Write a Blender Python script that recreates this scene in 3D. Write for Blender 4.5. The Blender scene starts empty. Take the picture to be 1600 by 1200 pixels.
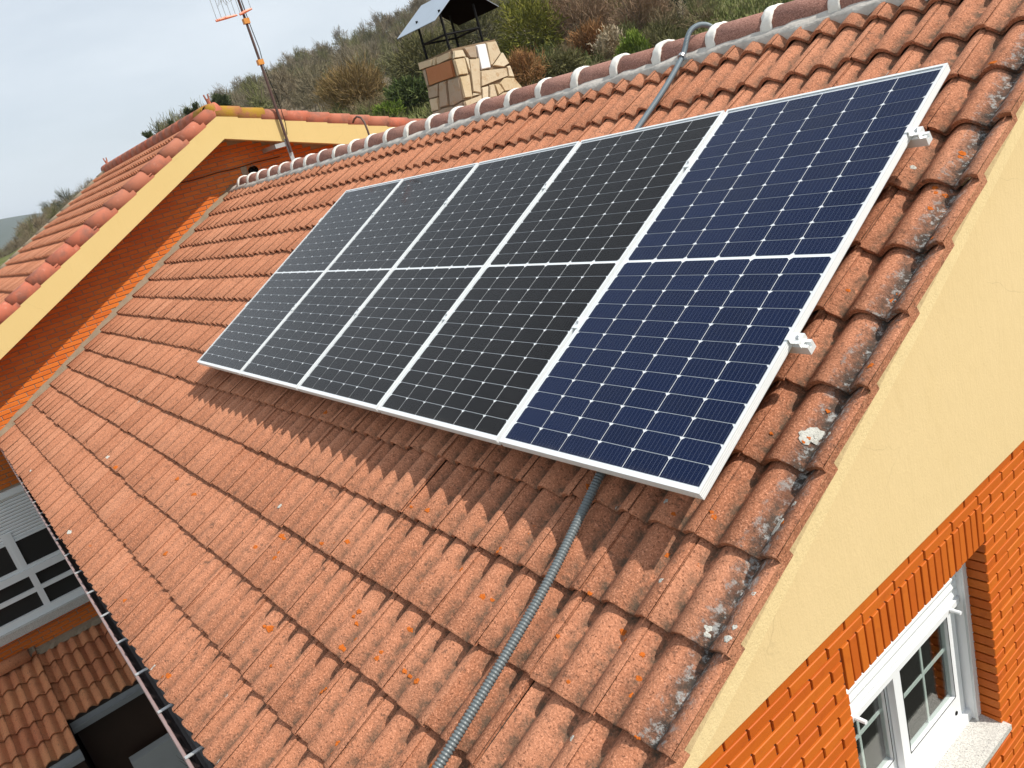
import bpy, bmesh, math, random
import numpy as np
from mathutils import Matrix, Vector

random.seed(7)
rng = np.random.default_rng(7)
scene = bpy.context.scene
COL = scene.collection

# ------------------------------------------------------------------ camera
CAM = np.array([6.849164546679143, -1.578956256990379, 1.2112501313657975])
CR = np.array([[0.5986894273520712, 0.757137459326048, -0.2613691589716959],
               [0.09761574991966895, -0.39284751341426577, -0.9144080033383932],
               [-0.7950107766212327, 0.5219326574255024, -0.3091021937267435]])   # right, down, forward
FPX = 1264.4
cd = bpy.data.cameras.new("camera")
cam = bpy.data.objects.new("camera", cd)
COL.objects.link(cam)
cd.sensor_width = 36.0
cd.lens = FPX / 1600.0 * 36.0
cd.clip_start = 0.05
cd.clip_end = 20000
mw = Matrix.Identity(4)
for i in range(3):
    mw[i][0] = CR[0][i]
    mw[i][1] = -CR[1][i]
    mw[i][2] = -CR[2][i]
    mw[i][3] = CAM[i]
cam.matrix_world = mw
scene.camera = cam


def project(p):
    """image position (1600 x 1200) and depth of a world point; only used to choose which repeats become parts"""
    d = CR @ (np.asarray(p, float) - CAM)
    if d[2] < 0.05:
        return -9999, -9999, -1
    return 800 + FPX * d[0] / d[2], 600 + FPX * d[1] / d[2], d[2]


def in_frame(p, m=60):
    x, y, z = project(p)
    return z > 0 and -m < x < 1600 + m and -m < y < 1200 + m


# ------------------------------------------------------------------ sky, sun, exposure
SUN = Vector((1.1, 0.745, 1.53)).normalized()
sun_el = math.asin(SUN.z)
sun_rot = math.atan2(SUN.x, SUN.y)
world = bpy.data.worlds.new("World")
scene.world = world
world.use_nodes = True
wn = world.node_tree
wn.nodes.clear()
w_out = wn.nodes.new("ShaderNodeOutputWorld")
w_bg = wn.nodes.new("ShaderNodeBackground")
w_sky = wn.nodes.new("ShaderNodeTexSky")
w_sky.sky_type = 'NISHITA'
w_sky.sun_disc = False
w_sky.sun_elevation = sun_el
w_sky.sun_rotation = sun_rot
w_sky.air_density = 1.0
w_sky.dust_density = 1.5
w_tc = wn.nodes.new("ShaderNodeTexCoord")
w_map = wn.nodes.new("ShaderNodeMapping")
w_map.inputs['Scale'].default_value = (1.3, 1.3, 5.0)
w_no = wn.nodes.new("ShaderNodeTexNoise")
w_no.inputs['Scale'].default_value = 1.6
w_no.inputs['Detail'].default_value = 5
w_no.inputs['Roughness'].default_value = 0.55
w_ramp = wn.nodes.new("ShaderNodeMapRange")
w_ramp.inputs['From Min'].default_value = 0.30
w_ramp.inputs['From Max'].default_value = 0.72
w_ramp.inputs['To Min'].default_value = 0.58
w_ramp.inputs['To Max'].default_value = 0.96
w_mix = wn.nodes.new("ShaderNodeMixRGB")
w_mix.inputs['Color2'].default_value = (8.85, 9.6, 10.3, 1)
wn.links.new(w_tc.outputs['Generated'], w_map.inputs['Vector'])
wn.links.new(w_map.outputs['Vector'], w_no.inputs['Vector'])
wn.links.new(w_no.outputs['Fac'], w_ramp.inputs['Value'])
wn.links.new(w_ramp.outputs['Result'], w_mix.inputs['Fac'])
wn.links.new(w_sky.outputs['Color'], w_mix.inputs['Color1'])
wn.links.new(w_mix.outputs['Color'], w_bg.inputs['Color'])
w_bg.inputs['Strength'].default_value = 0.1
wn.links.new(w_bg.outputs['Background'], w_out.inputs['Surface'])

sd = bpy.data.lights.new("sun", 'SUN')
sd.energy = 4.9
sd.angle = math.radians(0.6)
sd.color = (1.0, 0.95, 0.87)
sun = bpy.data.objects.new("sun", sd)
COL.objects.link(sun)
sun.rotation_euler = SUN.to_track_quat('Z', 'Y').to_euler()
sun.location = (20, 20, 30)

scene.view_settings.view_transform = 'Standard'
scene.view_settings.look = 'None'
scene.view_settings.gamma = 1.0
scene.view_settings.exposure = 0.0
scene.view_settings.use_curve_mapping = False
scene.render.engine = 'CYCLES'
scene.cycles.max_bounces = 6
scene.cycles.transparent_max_bounces = 12

# ------------------------------------------------------------------ helpers
TH = math.radians(28.0)
CT, ST = math.cos(TH), math.sin(TH)
RX = Matrix.Rotation(TH, 4, 'X')


def L(u, v, n):
    """roof frame (along ridge, up the slope, normal) -> world"""
    return Vector((u, v * CT - n * ST, v * ST + n * CT))


WORLDLOC = {}


def wl(o):
    return WORLDLOC.get(o.name, Vector((0, 0, 0))) if o else Vector((0, 0, 0))


def link(o, parent):
    COL.objects.link(o)
    if parent is not None:
        o.parent = parent
    return o


def empty(name, loc=(0, 0, 0), parent=None):
    o = bpy.data.objects.new(name, None)
    link(o, parent)
    o.location = Vector(loc) - wl(parent)
    o.empty_display_size = 0.2
    WORLDLOC[o.name] = Vector(loc)
    return o


def tag(o, label=None, cat=None, group=None, kind=None):
    if label:
        o["label"] = label
    if cat:
        o["category"] = cat
    if group:
        o["group"] = group
    if kind:
        o["kind"] = kind
    return o


class MB:
    """collects shapes for one mesh"""

    def __init__(self):
        self.v = []
        self.f = []

    def add(self, vs, fs):
        b = len(self.v)
        self.v += [tuple(p) for p in vs]
        self.f += [tuple(i + b for i in f) for f in fs]
        return self

    def box(self, a, b):
        x0, y0, z0 = a
        x1, y1, z1 = b
        return self.add([(x0, y0, z0), (x1, y0, z0), (x1, y1, z0), (x0, y1, z0),
                         (x0, y0, z1), (x1, y0, z1), (x1, y1, z1), (x0, y1, z1)],
                        [(0, 3, 2, 1), (4, 5, 6, 7), (0, 1, 5, 4), (1, 2, 6, 5), (2, 3, 7, 6), (3, 0, 4, 7)])

    def lbox(self, a, b):
        """box in the roof frame"""
        x0, y0, z0 = a
        x1, y1, z1 = b
        return self.add([L(*p) for p in [(x0, y0, z0), (x1, y0, z0), (x1, y1, z0), (x0, y1, z0),
                                         (x0, y0, z1), (x1, y0, z1), (x1, y1, z1), (x0, y1, z1)]],
                        [(0, 3, 2, 1), (4, 5, 6, 7), (0, 1, 5, 4), (1, 2, 6, 5), (2, 3, 7, 6), (3, 0, 4, 7)])

    def prism(self, poly, axis, a, b):
        """polygon in the two other axes, extruded along axis from a to b"""
        def mk(p, t):
            q = list(p)
            q.insert(axis, t)
            return tuple(q)
        n = len(poly)
        vs = [mk(p, a) for p in poly] + [mk(p, b) for p in poly]
        fs = [tuple(range(n)), tuple(range(2 * n - 1, n - 1, -1))]
        fs += [(i, i + n, (i + 1) % n + n, (i + 1) % n) for i in range(n)]
        return self.add(vs, fs)

    def tube(self, pts, rad, seg=8, cap=True):
        pts = [Vector(p) for p in pts]
        n = len(pts)
        rad = rad if hasattr(rad, '__len__') else [rad] * n
        t0 = (pts[1] - pts[0]).normalized()
        ref = Vector((0, 0, 1)) if abs(t0.z) < 0.9 else Vector((1, 0, 0))
        a = t0.cross(ref).normalized()
        vs, fs = [], []
        for i, p in enumerate(pts):
            t = (pts[min(i + 1, n - 1)] - pts[max(i - 1, 0)]).normalized()
            a = (a - t * a.dot(t)).normalized()
            b = t.cross(a)
            for k in range(seg):
                an = 2 * math.pi * k / seg
                vs.append(p + (a * math.cos(an) + b * math.sin(an)) * rad[i])
        for i in range(n - 1):
            for k in range(seg):
                fs.append((i * seg + k, i * seg + (k + 1) % seg, (i + 1) * seg + (k + 1) % seg, (i + 1) * seg + k))
        if cap:
            fs.append(tuple(range(seg))[::-1])
            fs.append(tuple(range((n - 1) * seg, n * seg)))
        return self.add(vs, fs)

    def mesh(self, name, mat=None, off=Vector((0, 0, 0)), smooth=False):
        m = bpy.data.meshes.new(name)
        m.from_pydata([tuple(Vector(p) - off) for p in self.v], [], self.f)
        bm = bmesh.new()
        bm.from_mesh(m)
        bmesh.ops.recalc_face_normals(bm, faces=bm.faces)
        bm.to_mesh(m)
        bm.free()
        if smooth:
            m.polygons.foreach_set('use_smooth', [True] * len(m.polygons))
        if mat:
            m.materials.append(mat)
        m.update()
        return m

    def build(self, name, mat, parent=None, base=None, smooth=False):
        """one mesh object; vertices are given in world space"""
        loc = Vector(base) if base is not None else wl(parent)
        m = self.mesh(name, mat, loc, smooth)
        o = bpy.data.objects.new(name, m)
        link(o, parent)
        o.location = loc - wl(parent)
        WORLDLOC[o.name] = loc
        return o


def place(name, mesh, parent, mworld):
    """an object with shared mesh data at a world matrix"""
    o = bpy.data.objects.new(name, mesh)
    link(o, parent)
    o.matrix_local = Matrix.Translation(-wl(parent)) @ mworld
    return o


def fast_mesh(name, V, T, mat, attrs=None):
    V = np.asarray(V, np.float32)
    T = np.asarray(T, np.int32)
    k = T.shape[1]
    m = bpy.data.meshes.new(name)
    m.vertices.add(len(V))
    m.vertices.foreach_set('co', V.ravel())
    m.loops.add(T.size)
    m.loops.foreach_set('vertex_index', T.ravel())
    m.polygons.add(len(T))
    m.polygons.foreach_set('loop_start', np.arange(0, T.size, k, dtype=np.int32))
    m.update(calc_edges=True)
    m.validate()
    if attrs:
        for an, arr in attrs.items():
            at = m.attributes.new(an, 'FLOAT', 'POINT')
            at.data.foreach_set('value', np.asarray(arr, np.float32))
    m.materials.append(mat)
    return m


def mesh_arrays(me):
    V = np.zeros(len(me.vertices) * 3, np.float32)
    me.vertices.foreach_get('co', V)
    V = V.reshape(-1, 3)
    faces = [tuple(p.vertices) for p in me.polygons]
    return V, faces


def join_instances(name, items, mat, parent, attr=None):
    """items: (mesh, world matrix) -> ONE mesh object"""
    cache = {}
    Vs, Fs, As, off = [], [], [], 0
    base = np.array(wl(parent))
    for me, M in items:
        if me.name not in cache:
            V, fc = mesh_arrays(me)
            A = None
            if attr:
                A = np.zeros(len(V), np.float32)
                if attr in me.attributes:
                    me.attributes[attr].data.foreach_get('value', A)
            cache[me.name] = (V, fc, A)
        V, fc, A = cache[me.name]
        R = np.array(M.to_3x3())
        t = np.array(M.translation)
        Vs.append(V @ R.T + t - base)
        Fs += [tuple(i + off for i in f) for f in fc]
        if attr:
            As.append(A)
        off += len(V)
    m = bpy.data.meshes.new(name)
    m.from_pydata(np.concatenate(Vs).tolist(), [], Fs)
    if attr:
        at = m.attributes.new(attr, 'FLOAT', 'POINT')
        at.data.foreach_set('value', np.concatenate(As))
    m.materials.append(mat)
    m.update()
    o = bpy.data.objects.new(name, m)
    link(o, parent)
    return o


# ------------------------------------------------------------------ materials
class NT:
    def __init__(self, name):
        self.m = bpy.data.materials.new(name)
        self.m.use_nodes = True
        self.t = self.m.node_tree
        self.t.nodes.clear()
        self.out = self.t.nodes.new("ShaderNodeOutputMaterial")

    def n(self, typ, **kw):
        nd = self.t.nodes.new("ShaderNode" + typ)
        for k, v in kw.items():
            if k in nd.inputs:
                self.set(nd.inputs[k], v)
            else:
                setattr(nd, k, v)
        return nd

    def set(self, sock, v):
        if isinstance(v, bpy.types.NodeSocket):
            self.t.links.new(v, sock)
        elif isinstance(v, (tuple, list)) and sock.type == 'RGBA' and len(v) == 3:
            sock.default_value = (*v, 1)
        else:
            sock.default_value = v

    def pos(self):
        return self.n('NewGeometry').outputs['Position']

    def objc(self):
        return self.n('TexCoord').outputs['Object']

    def noise(self, vec, scale, detail=3, rough=0.5):
        return self.n('TexNoise', Vector=vec, Scale=scale, Detail=detail, Roughness=rough).outputs['Fac']

    def vor(self, vec, scale, out='Distance', rnd=1.0):
        return self.n('TexVoronoi', Vector=vec, Scale=scale, Randomness=rnd).outputs[out]

    def ramp(self, val, a, b, c=0.0, d=1.0):
        return self.n('MapRange', Value=val, **{'From Min': a, 'From Max': b, 'To Min': c, 'To Max': d}).outputs['Result']

    def mix(self, fac, a, b, mode='MIX'):
        nd = self.n('MixRGB', blend_type=mode)
        self.set(nd.inputs['Fac'], fac)
        self.set(nd.inputs['Color1'], a)
        self.set(nd.inputs['Color2'], b)
        return nd.outputs['Color']

    def math(self, op, a, b=0.0):
        nd = self.n('Math', operation=op)
        self.set(nd.inputs[0], a)
        self.set(nd.inputs[1], b)
        return nd.outputs[0]

    def bump(self, h, strength=0.3, dist=0.01):
        return self.n('Bump', Height=h, Strength=strength, Distance=dist).outputs['Normal']

    def rand(self):
        return self.n('ObjectInfo').outputs['Random']

    def attr(self, name):
        return self.n('Attribute', attribute_name=name).outputs['Fac']

    def bsdf(self, color, rough=0.7, normal=None, metal=0.0, spec=0.5, **kw):
        b = self.n('BsdfPrincipled')
        self.set(b.inputs['Base Color'], color)
        self.set(b.inputs['Roughness'], rough)
        self.set(b.inputs['Metallic'], metal)
        self.set(b.inputs['Specular IOR Level'], spec)
        if normal is not None:
            self.set(b.inputs['Normal'], normal)
        for k, v in kw.items():
            self.set(b.inputs[k], v)
        self.t.links.new(b.outputs['BSDF'], self.out.inputs['Surface'])
        return self.m


def simple(name, col, rough=0.6, var=0.12, scale=8.0, bump=0.0, metal=0.0, spec=0.5, bscale=None):
    t = NT(name)
    p = t.pos()
    no = t.noise(p, scale, 4, 0.6)
    dark = tuple(c * (1 - var) for c in col)
    lite = tuple(min(1, c * (1 + var)) for c in col)
    c = t.mix(no, dark, lite)
    nrm = t.bump(t.noise(p, bscale or scale * 12, 3), bump, 0.005) if bump else None
    return t.bsdf(c, rough, nrm, metal, spec)


def tile_material(name, col_a, col_b, grime=True, grain=1.0, speck=0.7, cells=False):
    t = NT(name)
    p = t.pos()
    if cells:      # one tone for each tile of the course grid
        sx = t.n('SeparateXYZ', Vector=p)
        iu = t.math('FLOOR', t.math('DIVIDE', t.math('SUBTRACT', sx.outputs['X'], 5.21), 0.3))
        vv = t.math('ADD', t.math('MULTIPLY', sx.outputs['Y'], 0.88295), t.math('MULTIPLY', sx.outputs['Z'], 0.46947))
        vv = t.math('SUBTRACT', vv, t.math('MULTIPLY', t.math('SUBTRACT', sx.outputs['X'], 4.8), 0.0085))
        iv = t.math('FLOOR', t.math('DIVIDE', t.math('ADD', vv, 1.653), 0.3165))
        cv = t.n('CombineXYZ', X=iu, Y=iv)
        r = t.n('TexWhiteNoise', noise_dimensions='2D', Vector=cv.outputs[0]).outputs['Value']
    else:
        r = t.rand()
    base = t.mix(t.noise(p, 2.2, 4, 0.6), col_a, col_b)
    base = t.mix(t.ramp(r, 0, 0.45, 0.5, 0.0), base, tuple(c * f for c, f in zip(col_a, (0.74, 0.70, 0.66))))
    base = t.mix(t.ramp(r, 0.6, 1, 0.0, 0.45), base, tuple(min(1, c * f) for c, f in zip(col_b, (1.08, 1.16, 1.22))))
    # browner and paler patches
    base = t.mix(t.ramp(t.noise(p, 11, 4, 0.65), 0.5, 0.75, 0, 0.5), base, tuple(c * f for c, f in zip(col_a, (0.62, 0.66, 0.7))))
    # sandy aggregate
    g1 = t.noise(p, 150, 3, 0.65)
    base = t.mix(t.ramp(g1, 0.50, 0.66, 0, 0.80 * grain), base, tuple(min(1, c * 1.45 + 0.03) for c in col_b))
    g2 = t.noise(t.n('Mapping', Vector=p, Location=(3.1, 1.7, 0.4)).outputs[0], 125, 3, 0.7)
    base = t.mix(t.ramp(g2, 0.55, 0.66, 0, 0.9 * grain), base, tuple(c * 0.28 for c in col_a))
    # dark lichen freckles
    sp = t.math('MULTIPLY', t.ramp(t.noise(p, 34, 4, 0.7), 0.56, 0.64, 0, 1), t.ramp(t.noise(p, 7, 3, 0.6), 0.38, 0.66, 0.1, 1.0))
    base = t.mix(t.math('MULTIPLY', sp, speck), base, (0.075, 0.05, 0.036))
    if grime:
        px = t.n('SeparateXYZ', Vector=p).outputs['X']
        near = t.ramp(px, 1.0, 5.0, 0.45, 1.0)
        d = t.attr('trough_dirt_shade')
        dn = t.math('MULTIPLY', t.math('MULTIPLY', d, near), t.ramp(t.noise(p, 22, 5, 0.7), 0.34, 0.58, 0, 1))
        base = t.mix(t.math('MULTIPLY', dn, 0.9), base, (0.085, 0.07, 0.05))  # real trough dirt, strengthened to paint deeper shade into the valleys
        gr = t.attr('grime')
        gm = t.math('MULTIPLY', gr, t.ramp(t.noise(p, 20, 5, 0.75), 0.33, 0.55, 0, 1))
        base = t.mix(gm, base, (0.045, 0.042, 0.038))
        wm = t.math('MULTIPLY', gr, t.ramp(t.noise(p, 34, 5, 0.75), 0.52, 0.62, 0, 0.9))
        base = t.mix(wm, base, (0.44, 0.44, 0.42))
        rust = t.math('MULTIPLY', t.ramp(px, 3.6, 5.3, 0, 1), t.ramp(t.noise(p, 7, 4, 0.7), 0.55, 0.72, 0, 0.55))
        base = t.mix(rust, base, (0.20, 0.075, 0.04))
    h = t.math('ADD', t.math('MULTIPLY', g1, 0.8), t.noise(p, 90, 4, 0.7))
    return t.bsdf(base, 0.92, t.bump(h, 0.8 * grain, 0.005), spec=0.2)


M_tile = tile_material("concrete_tile", (0.405, 0.158, 0.083), (0.495, 0.213, 0.118), cells=True)
M_tile2 = tile_material("clay_tile", (0.44, 0.165, 0.085), (0.50, 0.21, 0.115), grime=False, grain=0.5, speck=0.35)
M_tile3 = tile_material("old_clay_tile", (0.50, 0.165, 0.085), (0.54, 0.25, 0.11), grime=False, grain=0.5, speck=0.6)


def brick_material(name, a, b, c):
    t = NT(name)
    p = t.pos()
    r = t.rand()
    base = t.mix(r, a, b)
    base = t.mix(t.ramp(t.noise(p, 14, 4, 0.6), 0.55, 0.8, 0, 0.6), base, c)
    fl = t.noise(p, 160, 3, 0.6)
    base = t.mix(t.ramp(fl, 0.62, 0.75, 0, 0.3), base, tuple(x * 0.6 for x in a))
    return t.bsdf(base, 0.62, t.bump(t.noise(p, 90, 4, 0.6), 0.22, 0.003), spec=0.35)


M_brick = brick_material("orange_brick", (0.50, 0.098, 0.006), (0.57, 0.135, 0.010), (0.40, 0.070, 0.006))
M_brick_far = brick_material("facing_brick", (0.60, 0.13, 0.014), (0.68, 0.175, 0.02), (0.50, 0.10, 0.012))
M_joint = simple("joint_mortar", (0.17, 0.11, 0.085), 0.95, 0.3, 30, 0.4)
M_joint_far = simple("joint_mortar_grey", (0.33, 0.26, 0.19), 0.95, 0.25, 30, 0.3)


def render_mat(name, ca, cb, bs):
    t = NT(name)
    p = t.pos()
    c = t.mix(t.noise(p, 1.6, 5, 0.6), ca, cb)
    st = t.ramp(t.noise(t.n('Mapping', Vector=p, Scale=(1, 1, 0.35)).outputs[0], 7, 5, 0.7), 0.58, 0.8, 0, 0.30)
    c = t.mix(st, c, tuple(x * f for x, f in zip(ca, (0.86, 0.83, 0.76))))
    # faint rain streaks, hairline cracks and trowel marks
    sk = t.ramp(t.noise(t.n('Mapping', Vector=p, Scale=(1, 9, 0.5)).outputs[0], 3, 4, 0.6), 0.60, 0.78, 0, 0.22)
    c = t.mix(sk, c, tuple(x * 0.74 for x in ca))
    wv = t.n('Mapping', Vector=p, Rotation=(0.3, 0.1, 0.5)).outputs[0]
    ck = t.n('TexVoronoi', Vector=t.mix(0.10, wv, t.n('TexNoise', Vector=p, Scale=5.0).outputs['Color']), Scale=1.7, feature='DISTANCE_TO_EDGE').outputs['Distance']
    c = t.mix(t.math('MULTIPLY', t.ramp(ck, 0.0, 0.0035, 0.28, 0), t.ramp(t.noise(p, 1.2, 2), 0.52, 0.58)), c, tuple(x * 0.45 for x in ca))
    h = t.math('ADD', t.math('ADD', t.noise(p, 110, 4, 0.65), t.noise(p, 9, 3, 0.5)), t.math('MULTIPLY', t.noise(t.n('Mapping', Vector=p, Rotation=(0.6, 0, 0), Scale=(1, 2.5, 0.7)).outputs[0], 14, 4, 0.6), 1.4))
    return t.bsdf(c, 0.85, t.bump(h, bs, 0.006), spec=0.25)


M_render = render_mat("yellow_render", (0.735, 0.555, 0.285), (0.79, 0.61, 0.335), 0.40)
M_render3 = render_mat("gable_board_paint", (0.64, 0.475, 0.195), (0.69, 0.52, 0.23), 0.10)
M_render2 = render_mat("gable_triangle_render", (0.705, 0.525, 0.268), (0.76, 0.575, 0.315), 0.24)  # slightly darker tone of the fascia render, for the gable triangle
M_mortar = simple("grey_mortar", (0.52, 0.48, 0.43), 0.95, 0.38, 16, 1.0, bscale=45)
M_mortar_sand = simple("sand_mortar", (0.27, 0.21, 0.145), 0.95, 0.25, 12, 0.7, bscale=60)
M_white_band = simple("white_mortar", (0.80, 0.77, 0.71), 0.9, 0.14, 16, 0.5, bscale=50)
M_white = simple("white_lacquer", (0.82, 0.83, 0.84), 0.32, 0.02, 4)
M_white_old = simple("white_aluminium", (0.84, 0.86, 0.87), 0.42, 0.06, 5)
M_alu = simple("anodised_aluminium", (0.82, 0.84, 0.84), 0.38, 0.03, 20, metal=0.25)
M_alu_dark = simple("aluminium_groove", (0.50, 0.52, 0.53), 0.45, 0.05, 20, metal=0.4)
M_steel = simple("steel", (0.45, 0.46, 0.47), 0.35, 0.1, 40, metal=0.8)
M_deck = simple("roof_underlay", (0.10, 0.075, 0.06), 0.95, 0.2, 6)
M_room = simple("unlit_room_black", (0.018, 0.016, 0.014), 0.9, 0.2, 3)  # near-black colour makes rooms behind the glass look unlit
M_gutter = simple("brown_gutter", (0.016, 0.011, 0.011), 0.45, 0.35, 12)
M_gutter_lip = simple("gutter_lip", (0.30, 0.21, 0.20), 0.5, 0.35, 9)
M_zinc = simple("zinc", (0.44, 0.45, 0.45), 0.45, 0.15, 8, metal=0.3)
M_black = simple("black_iron", (0.010, 0.010, 0.011), 0.7, 0.3, 20, spec=0.1)
M_hood = simple("galvanised_sheet", (0.40, 0.46, 0.53), 0.45, 0.12, 6, metal=0.35)
M_hood_in = simple("shaded_sheet", (0.006, 0.006, 0.006), 0.9, 0.3, 6, spec=0.0)  # near-black colour stands for the shade under the hood
M_sill = None
M_brown = simple("brown_timber", (0.045, 0.022, 0.012), 0.55, 0.3, 3)
M_greywall = simple("grey_render", (0.42, 0.42, 0.40), 0.9, 0.1, 3, 0.3)
M_ridge = tile_material("ridge_tile", (0.30, 0.135, 0.105), (0.40, 0.215, 0.165), grime=False, grain=0.9, speck=0.5)
M_rake = None


def granite():
    t = NT("granite")
    p = t.pos()
    c = t.mix(t.ramp(t.noise(p, 130, 3, 0.7), 0.42, 0.6), (0.62, 0.60, 0.55), (0.42, 0.40, 0.37))
    c = t.mix(t.ramp(t.noise(p, 210, 2, 0.6), 0.6, 0.68), c, (0.06, 0.06, 0.06))
    return t.bsdf(c, 0.5, spec=0.4)


M_sill = granite()


def rake_clay():
    t = NT("clay_rake_tile")
    p = t.pos()
    c = t.mix(t.rand(), (0.46, 0.13, 0.075), (0.40, 0.15, 0.09))
    c = t.mix(t.ramp(t.noise(p, 4.5, 5, 0.65), 0.47, 0.68, 0, 0.85), c, (0.20, 0.10, 0.075))
    c = t.mix(t.ramp(t.noise(p, 11, 4, 0.6), 0.6, 0.75, 0, 0.6), c, (0.52, 0.24, 0.17))
    return t.bsdf(c, 0.8, t.bump(t.noise(p, 60, 4, 0.6), 0.3, 0.004), spec=0.3)


M_rake = rake_clay()


def moss_clay():
    t = NT("lichen_covered_clay")
    p = t.pos()
    c = t.mix(t.ramp(t.noise(p, 9, 4, 0.65), 0.36, 0.56), (0.36, 0.15, 0.07), (0.36, 0.21, 0.03))
    return t.bsdf(c, 0.9, t.bump(t.noise(p, 50, 4), 0.5, 0.01), spec=0.2)


M_moss = moss_clay()


def cell_mat(name, base, line):
    t = NT(name)
    o = t.n('SeparateXYZ', Vector=t.objc())
    x = t.math('DIVIDE', o.outputs['X'], 0.1655 / 9.0)
    fr = t.math('ABSOLUTE', t.math('SUBTRACT', t.math('FRACT', x), 0.5))
    ln = t.ramp(fr, 0.0, 0.055, 1.0, 0.0)
    v = t.ramp(t.rand(), 0, 1, 0.0, 0.5)
    c = t.mix(v, base, tuple(b * 0.6 for b in base))
    c = t.mix(t.math('MULTIPLY', ln, 0.5), c, line)
    return t.bsdf(c, 0.45, spec=0.06)


M_cell_blue = cell_mat("navy_cell", (0.0024, 0.0100, 0.044), (0.17, 0.21, 0.30))
M_cell_black = cell_mat("black_cell", (0.0048, 0.0046, 0.0054), (0.105, 0.10, 0.10))
M_back = simple("white_backsheet", (0.80, 0.83, 0.85), 0.4, 0.02, 10)


def glass_mat(name, ior, tint=(1, 1, 1), rough=0.03, dust=False):
    t = NT(name)
    bf = t.n('NewGeometry').outputs['Backfacing']
    f = t.n('Fresnel', IOR=t.ramp(bf, 0, 1, ior, 1.0 / ior)).outputs[0]
    g = t.n('BsdfGlossy', Color=(1, 1, 1), Roughness=rough)
    tr = t.n('BsdfTransparent', Color=tint)
    mx = t.n('MixShader')
    t.t.links.new(f, mx.inputs[0])
    t.t.links.new(tr.outputs[0], mx.inputs[1])
    t.t.links.new(g.outputs[0], mx.inputs[2])
    last = mx.outputs[0]
    if dust:      # thin film of dust, heavier along the lower frame
        oy = t.n('SeparateXYZ', Vector=t.objc()).outputs['Y']
        low = t.ramp(oy, 0.01, 0.045, 0.045, 0.0)
        d = t.math('MULTIPLY', t.math('ADD', low, 0.006), t.ramp(t.noise(t.pos(), 5, 5, 0.7), 0.3, 0.7, 0.2, 1.6))
        df = t.n('BsdfDiffuse', Color=(0.42, 0.38, 0.33, 1))
        m2 = t.n('MixShader')
        t.set(m2.inputs[0], d)
        t.t.links.new(last, m2.inputs[1])
        t.t.links.new(df.outputs[0], m2.inputs[2])
        last = m2.outputs[0]
    t.t.links.new(last, t.out.inputs['Surface'])
    return t.m


M_pvglass = glass_mat("solar_glass", 1.165, rough=0.06, dust=True)
M_pane = glass_mat("window_glass", 1.5, (0.86, 0.90, 0.88))
M_lich_o = simple("orange_lichen", (0.50, 0.125, 0.02), 0.95, 0.6, 90, 0.9, bscale=220, spec=0.1)
M_lich_w = simple("white_lichen", (0.50, 0.49, 0.44), 0.95, 0.5, 90, 0.9, bscale=220, spec=0.1)
M_conduit = simple("grey_conduit", (0.13, 0.15, 0.155), 0.38, 0.12, 20)
M_conduit2 = simple("blue_grey_conduit", (0.15, 0.19, 0.215), 0.45, 0.12, 20)

# ================================================================== THE SETTING: terrain
SKY_AZ = [(100, 7.5), (125, 7.5), (138, 8.2), (144, 7.3), (147, 6.7), (152, 6.1), (156, 5.6), (159, 4.7), (165, 2.5), (169, 1.5),
          (172, 0.9), (174.7, -0.9), (178, -1.1), (186, -1.1), (200, 0.2), (260, 1.0), (330, 1.5), (400, 3.0), (440, 6.0), (460, 7.5)]


def esky(az):
    az = az % 360
    if az < 100:
        az += 360
    return float(np.interp(az, [a for a, _ in SKY_AZ], [b for _, b in SKY_AZ]))


GZ = -6.3
BX, BY = 6.85, -1.58


def terrain(x, y):
    dx, dy = x - BX, y - BY
    r = math.hypot(dx, dy)
    az = math.degrees(math.atan2(dy, dx))
    es = esky(az)
    e60 = min(1.9, 0.5 * es + 0.2)
    if r < 24:
        z = GZ
    elif r < 62:
        t = (r - 24) / 38
        t = t * t * (3 - 2 * t)
        z = GZ + t * (1.2 + 62 * math.tan(math.radians(e60)) - GZ)
    elif r < 270:
        t = ((r - 62) / 208) ** 0.85
        z = 1.2 + r * math.tan(math.radians(e60 + (es - e60) * t))
    else:
        zp = 1.2 + 270 * math.tan(math.radians(es))
        t = min(1, (r - 270) / 900)
        z = zp * (1 - t) + (-20) * t
        if r > 1500:
            a = (az % 360)
            k = math.exp(-((a - 176) / 11.0) ** 2) + 0.8 * math.exp(-((a - 205) / 16.0) ** 2)
            q = max(0, 1 - abs(r - 3600) / 1600)
            z += k * q * q * (3 - 2 * q) * 150
    z += 0.5 * math.sin(x * 0.11 + 1) * math.cos(y * 0.09) * min(1, max(0, (r - 40) / 60))
    return z


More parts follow.
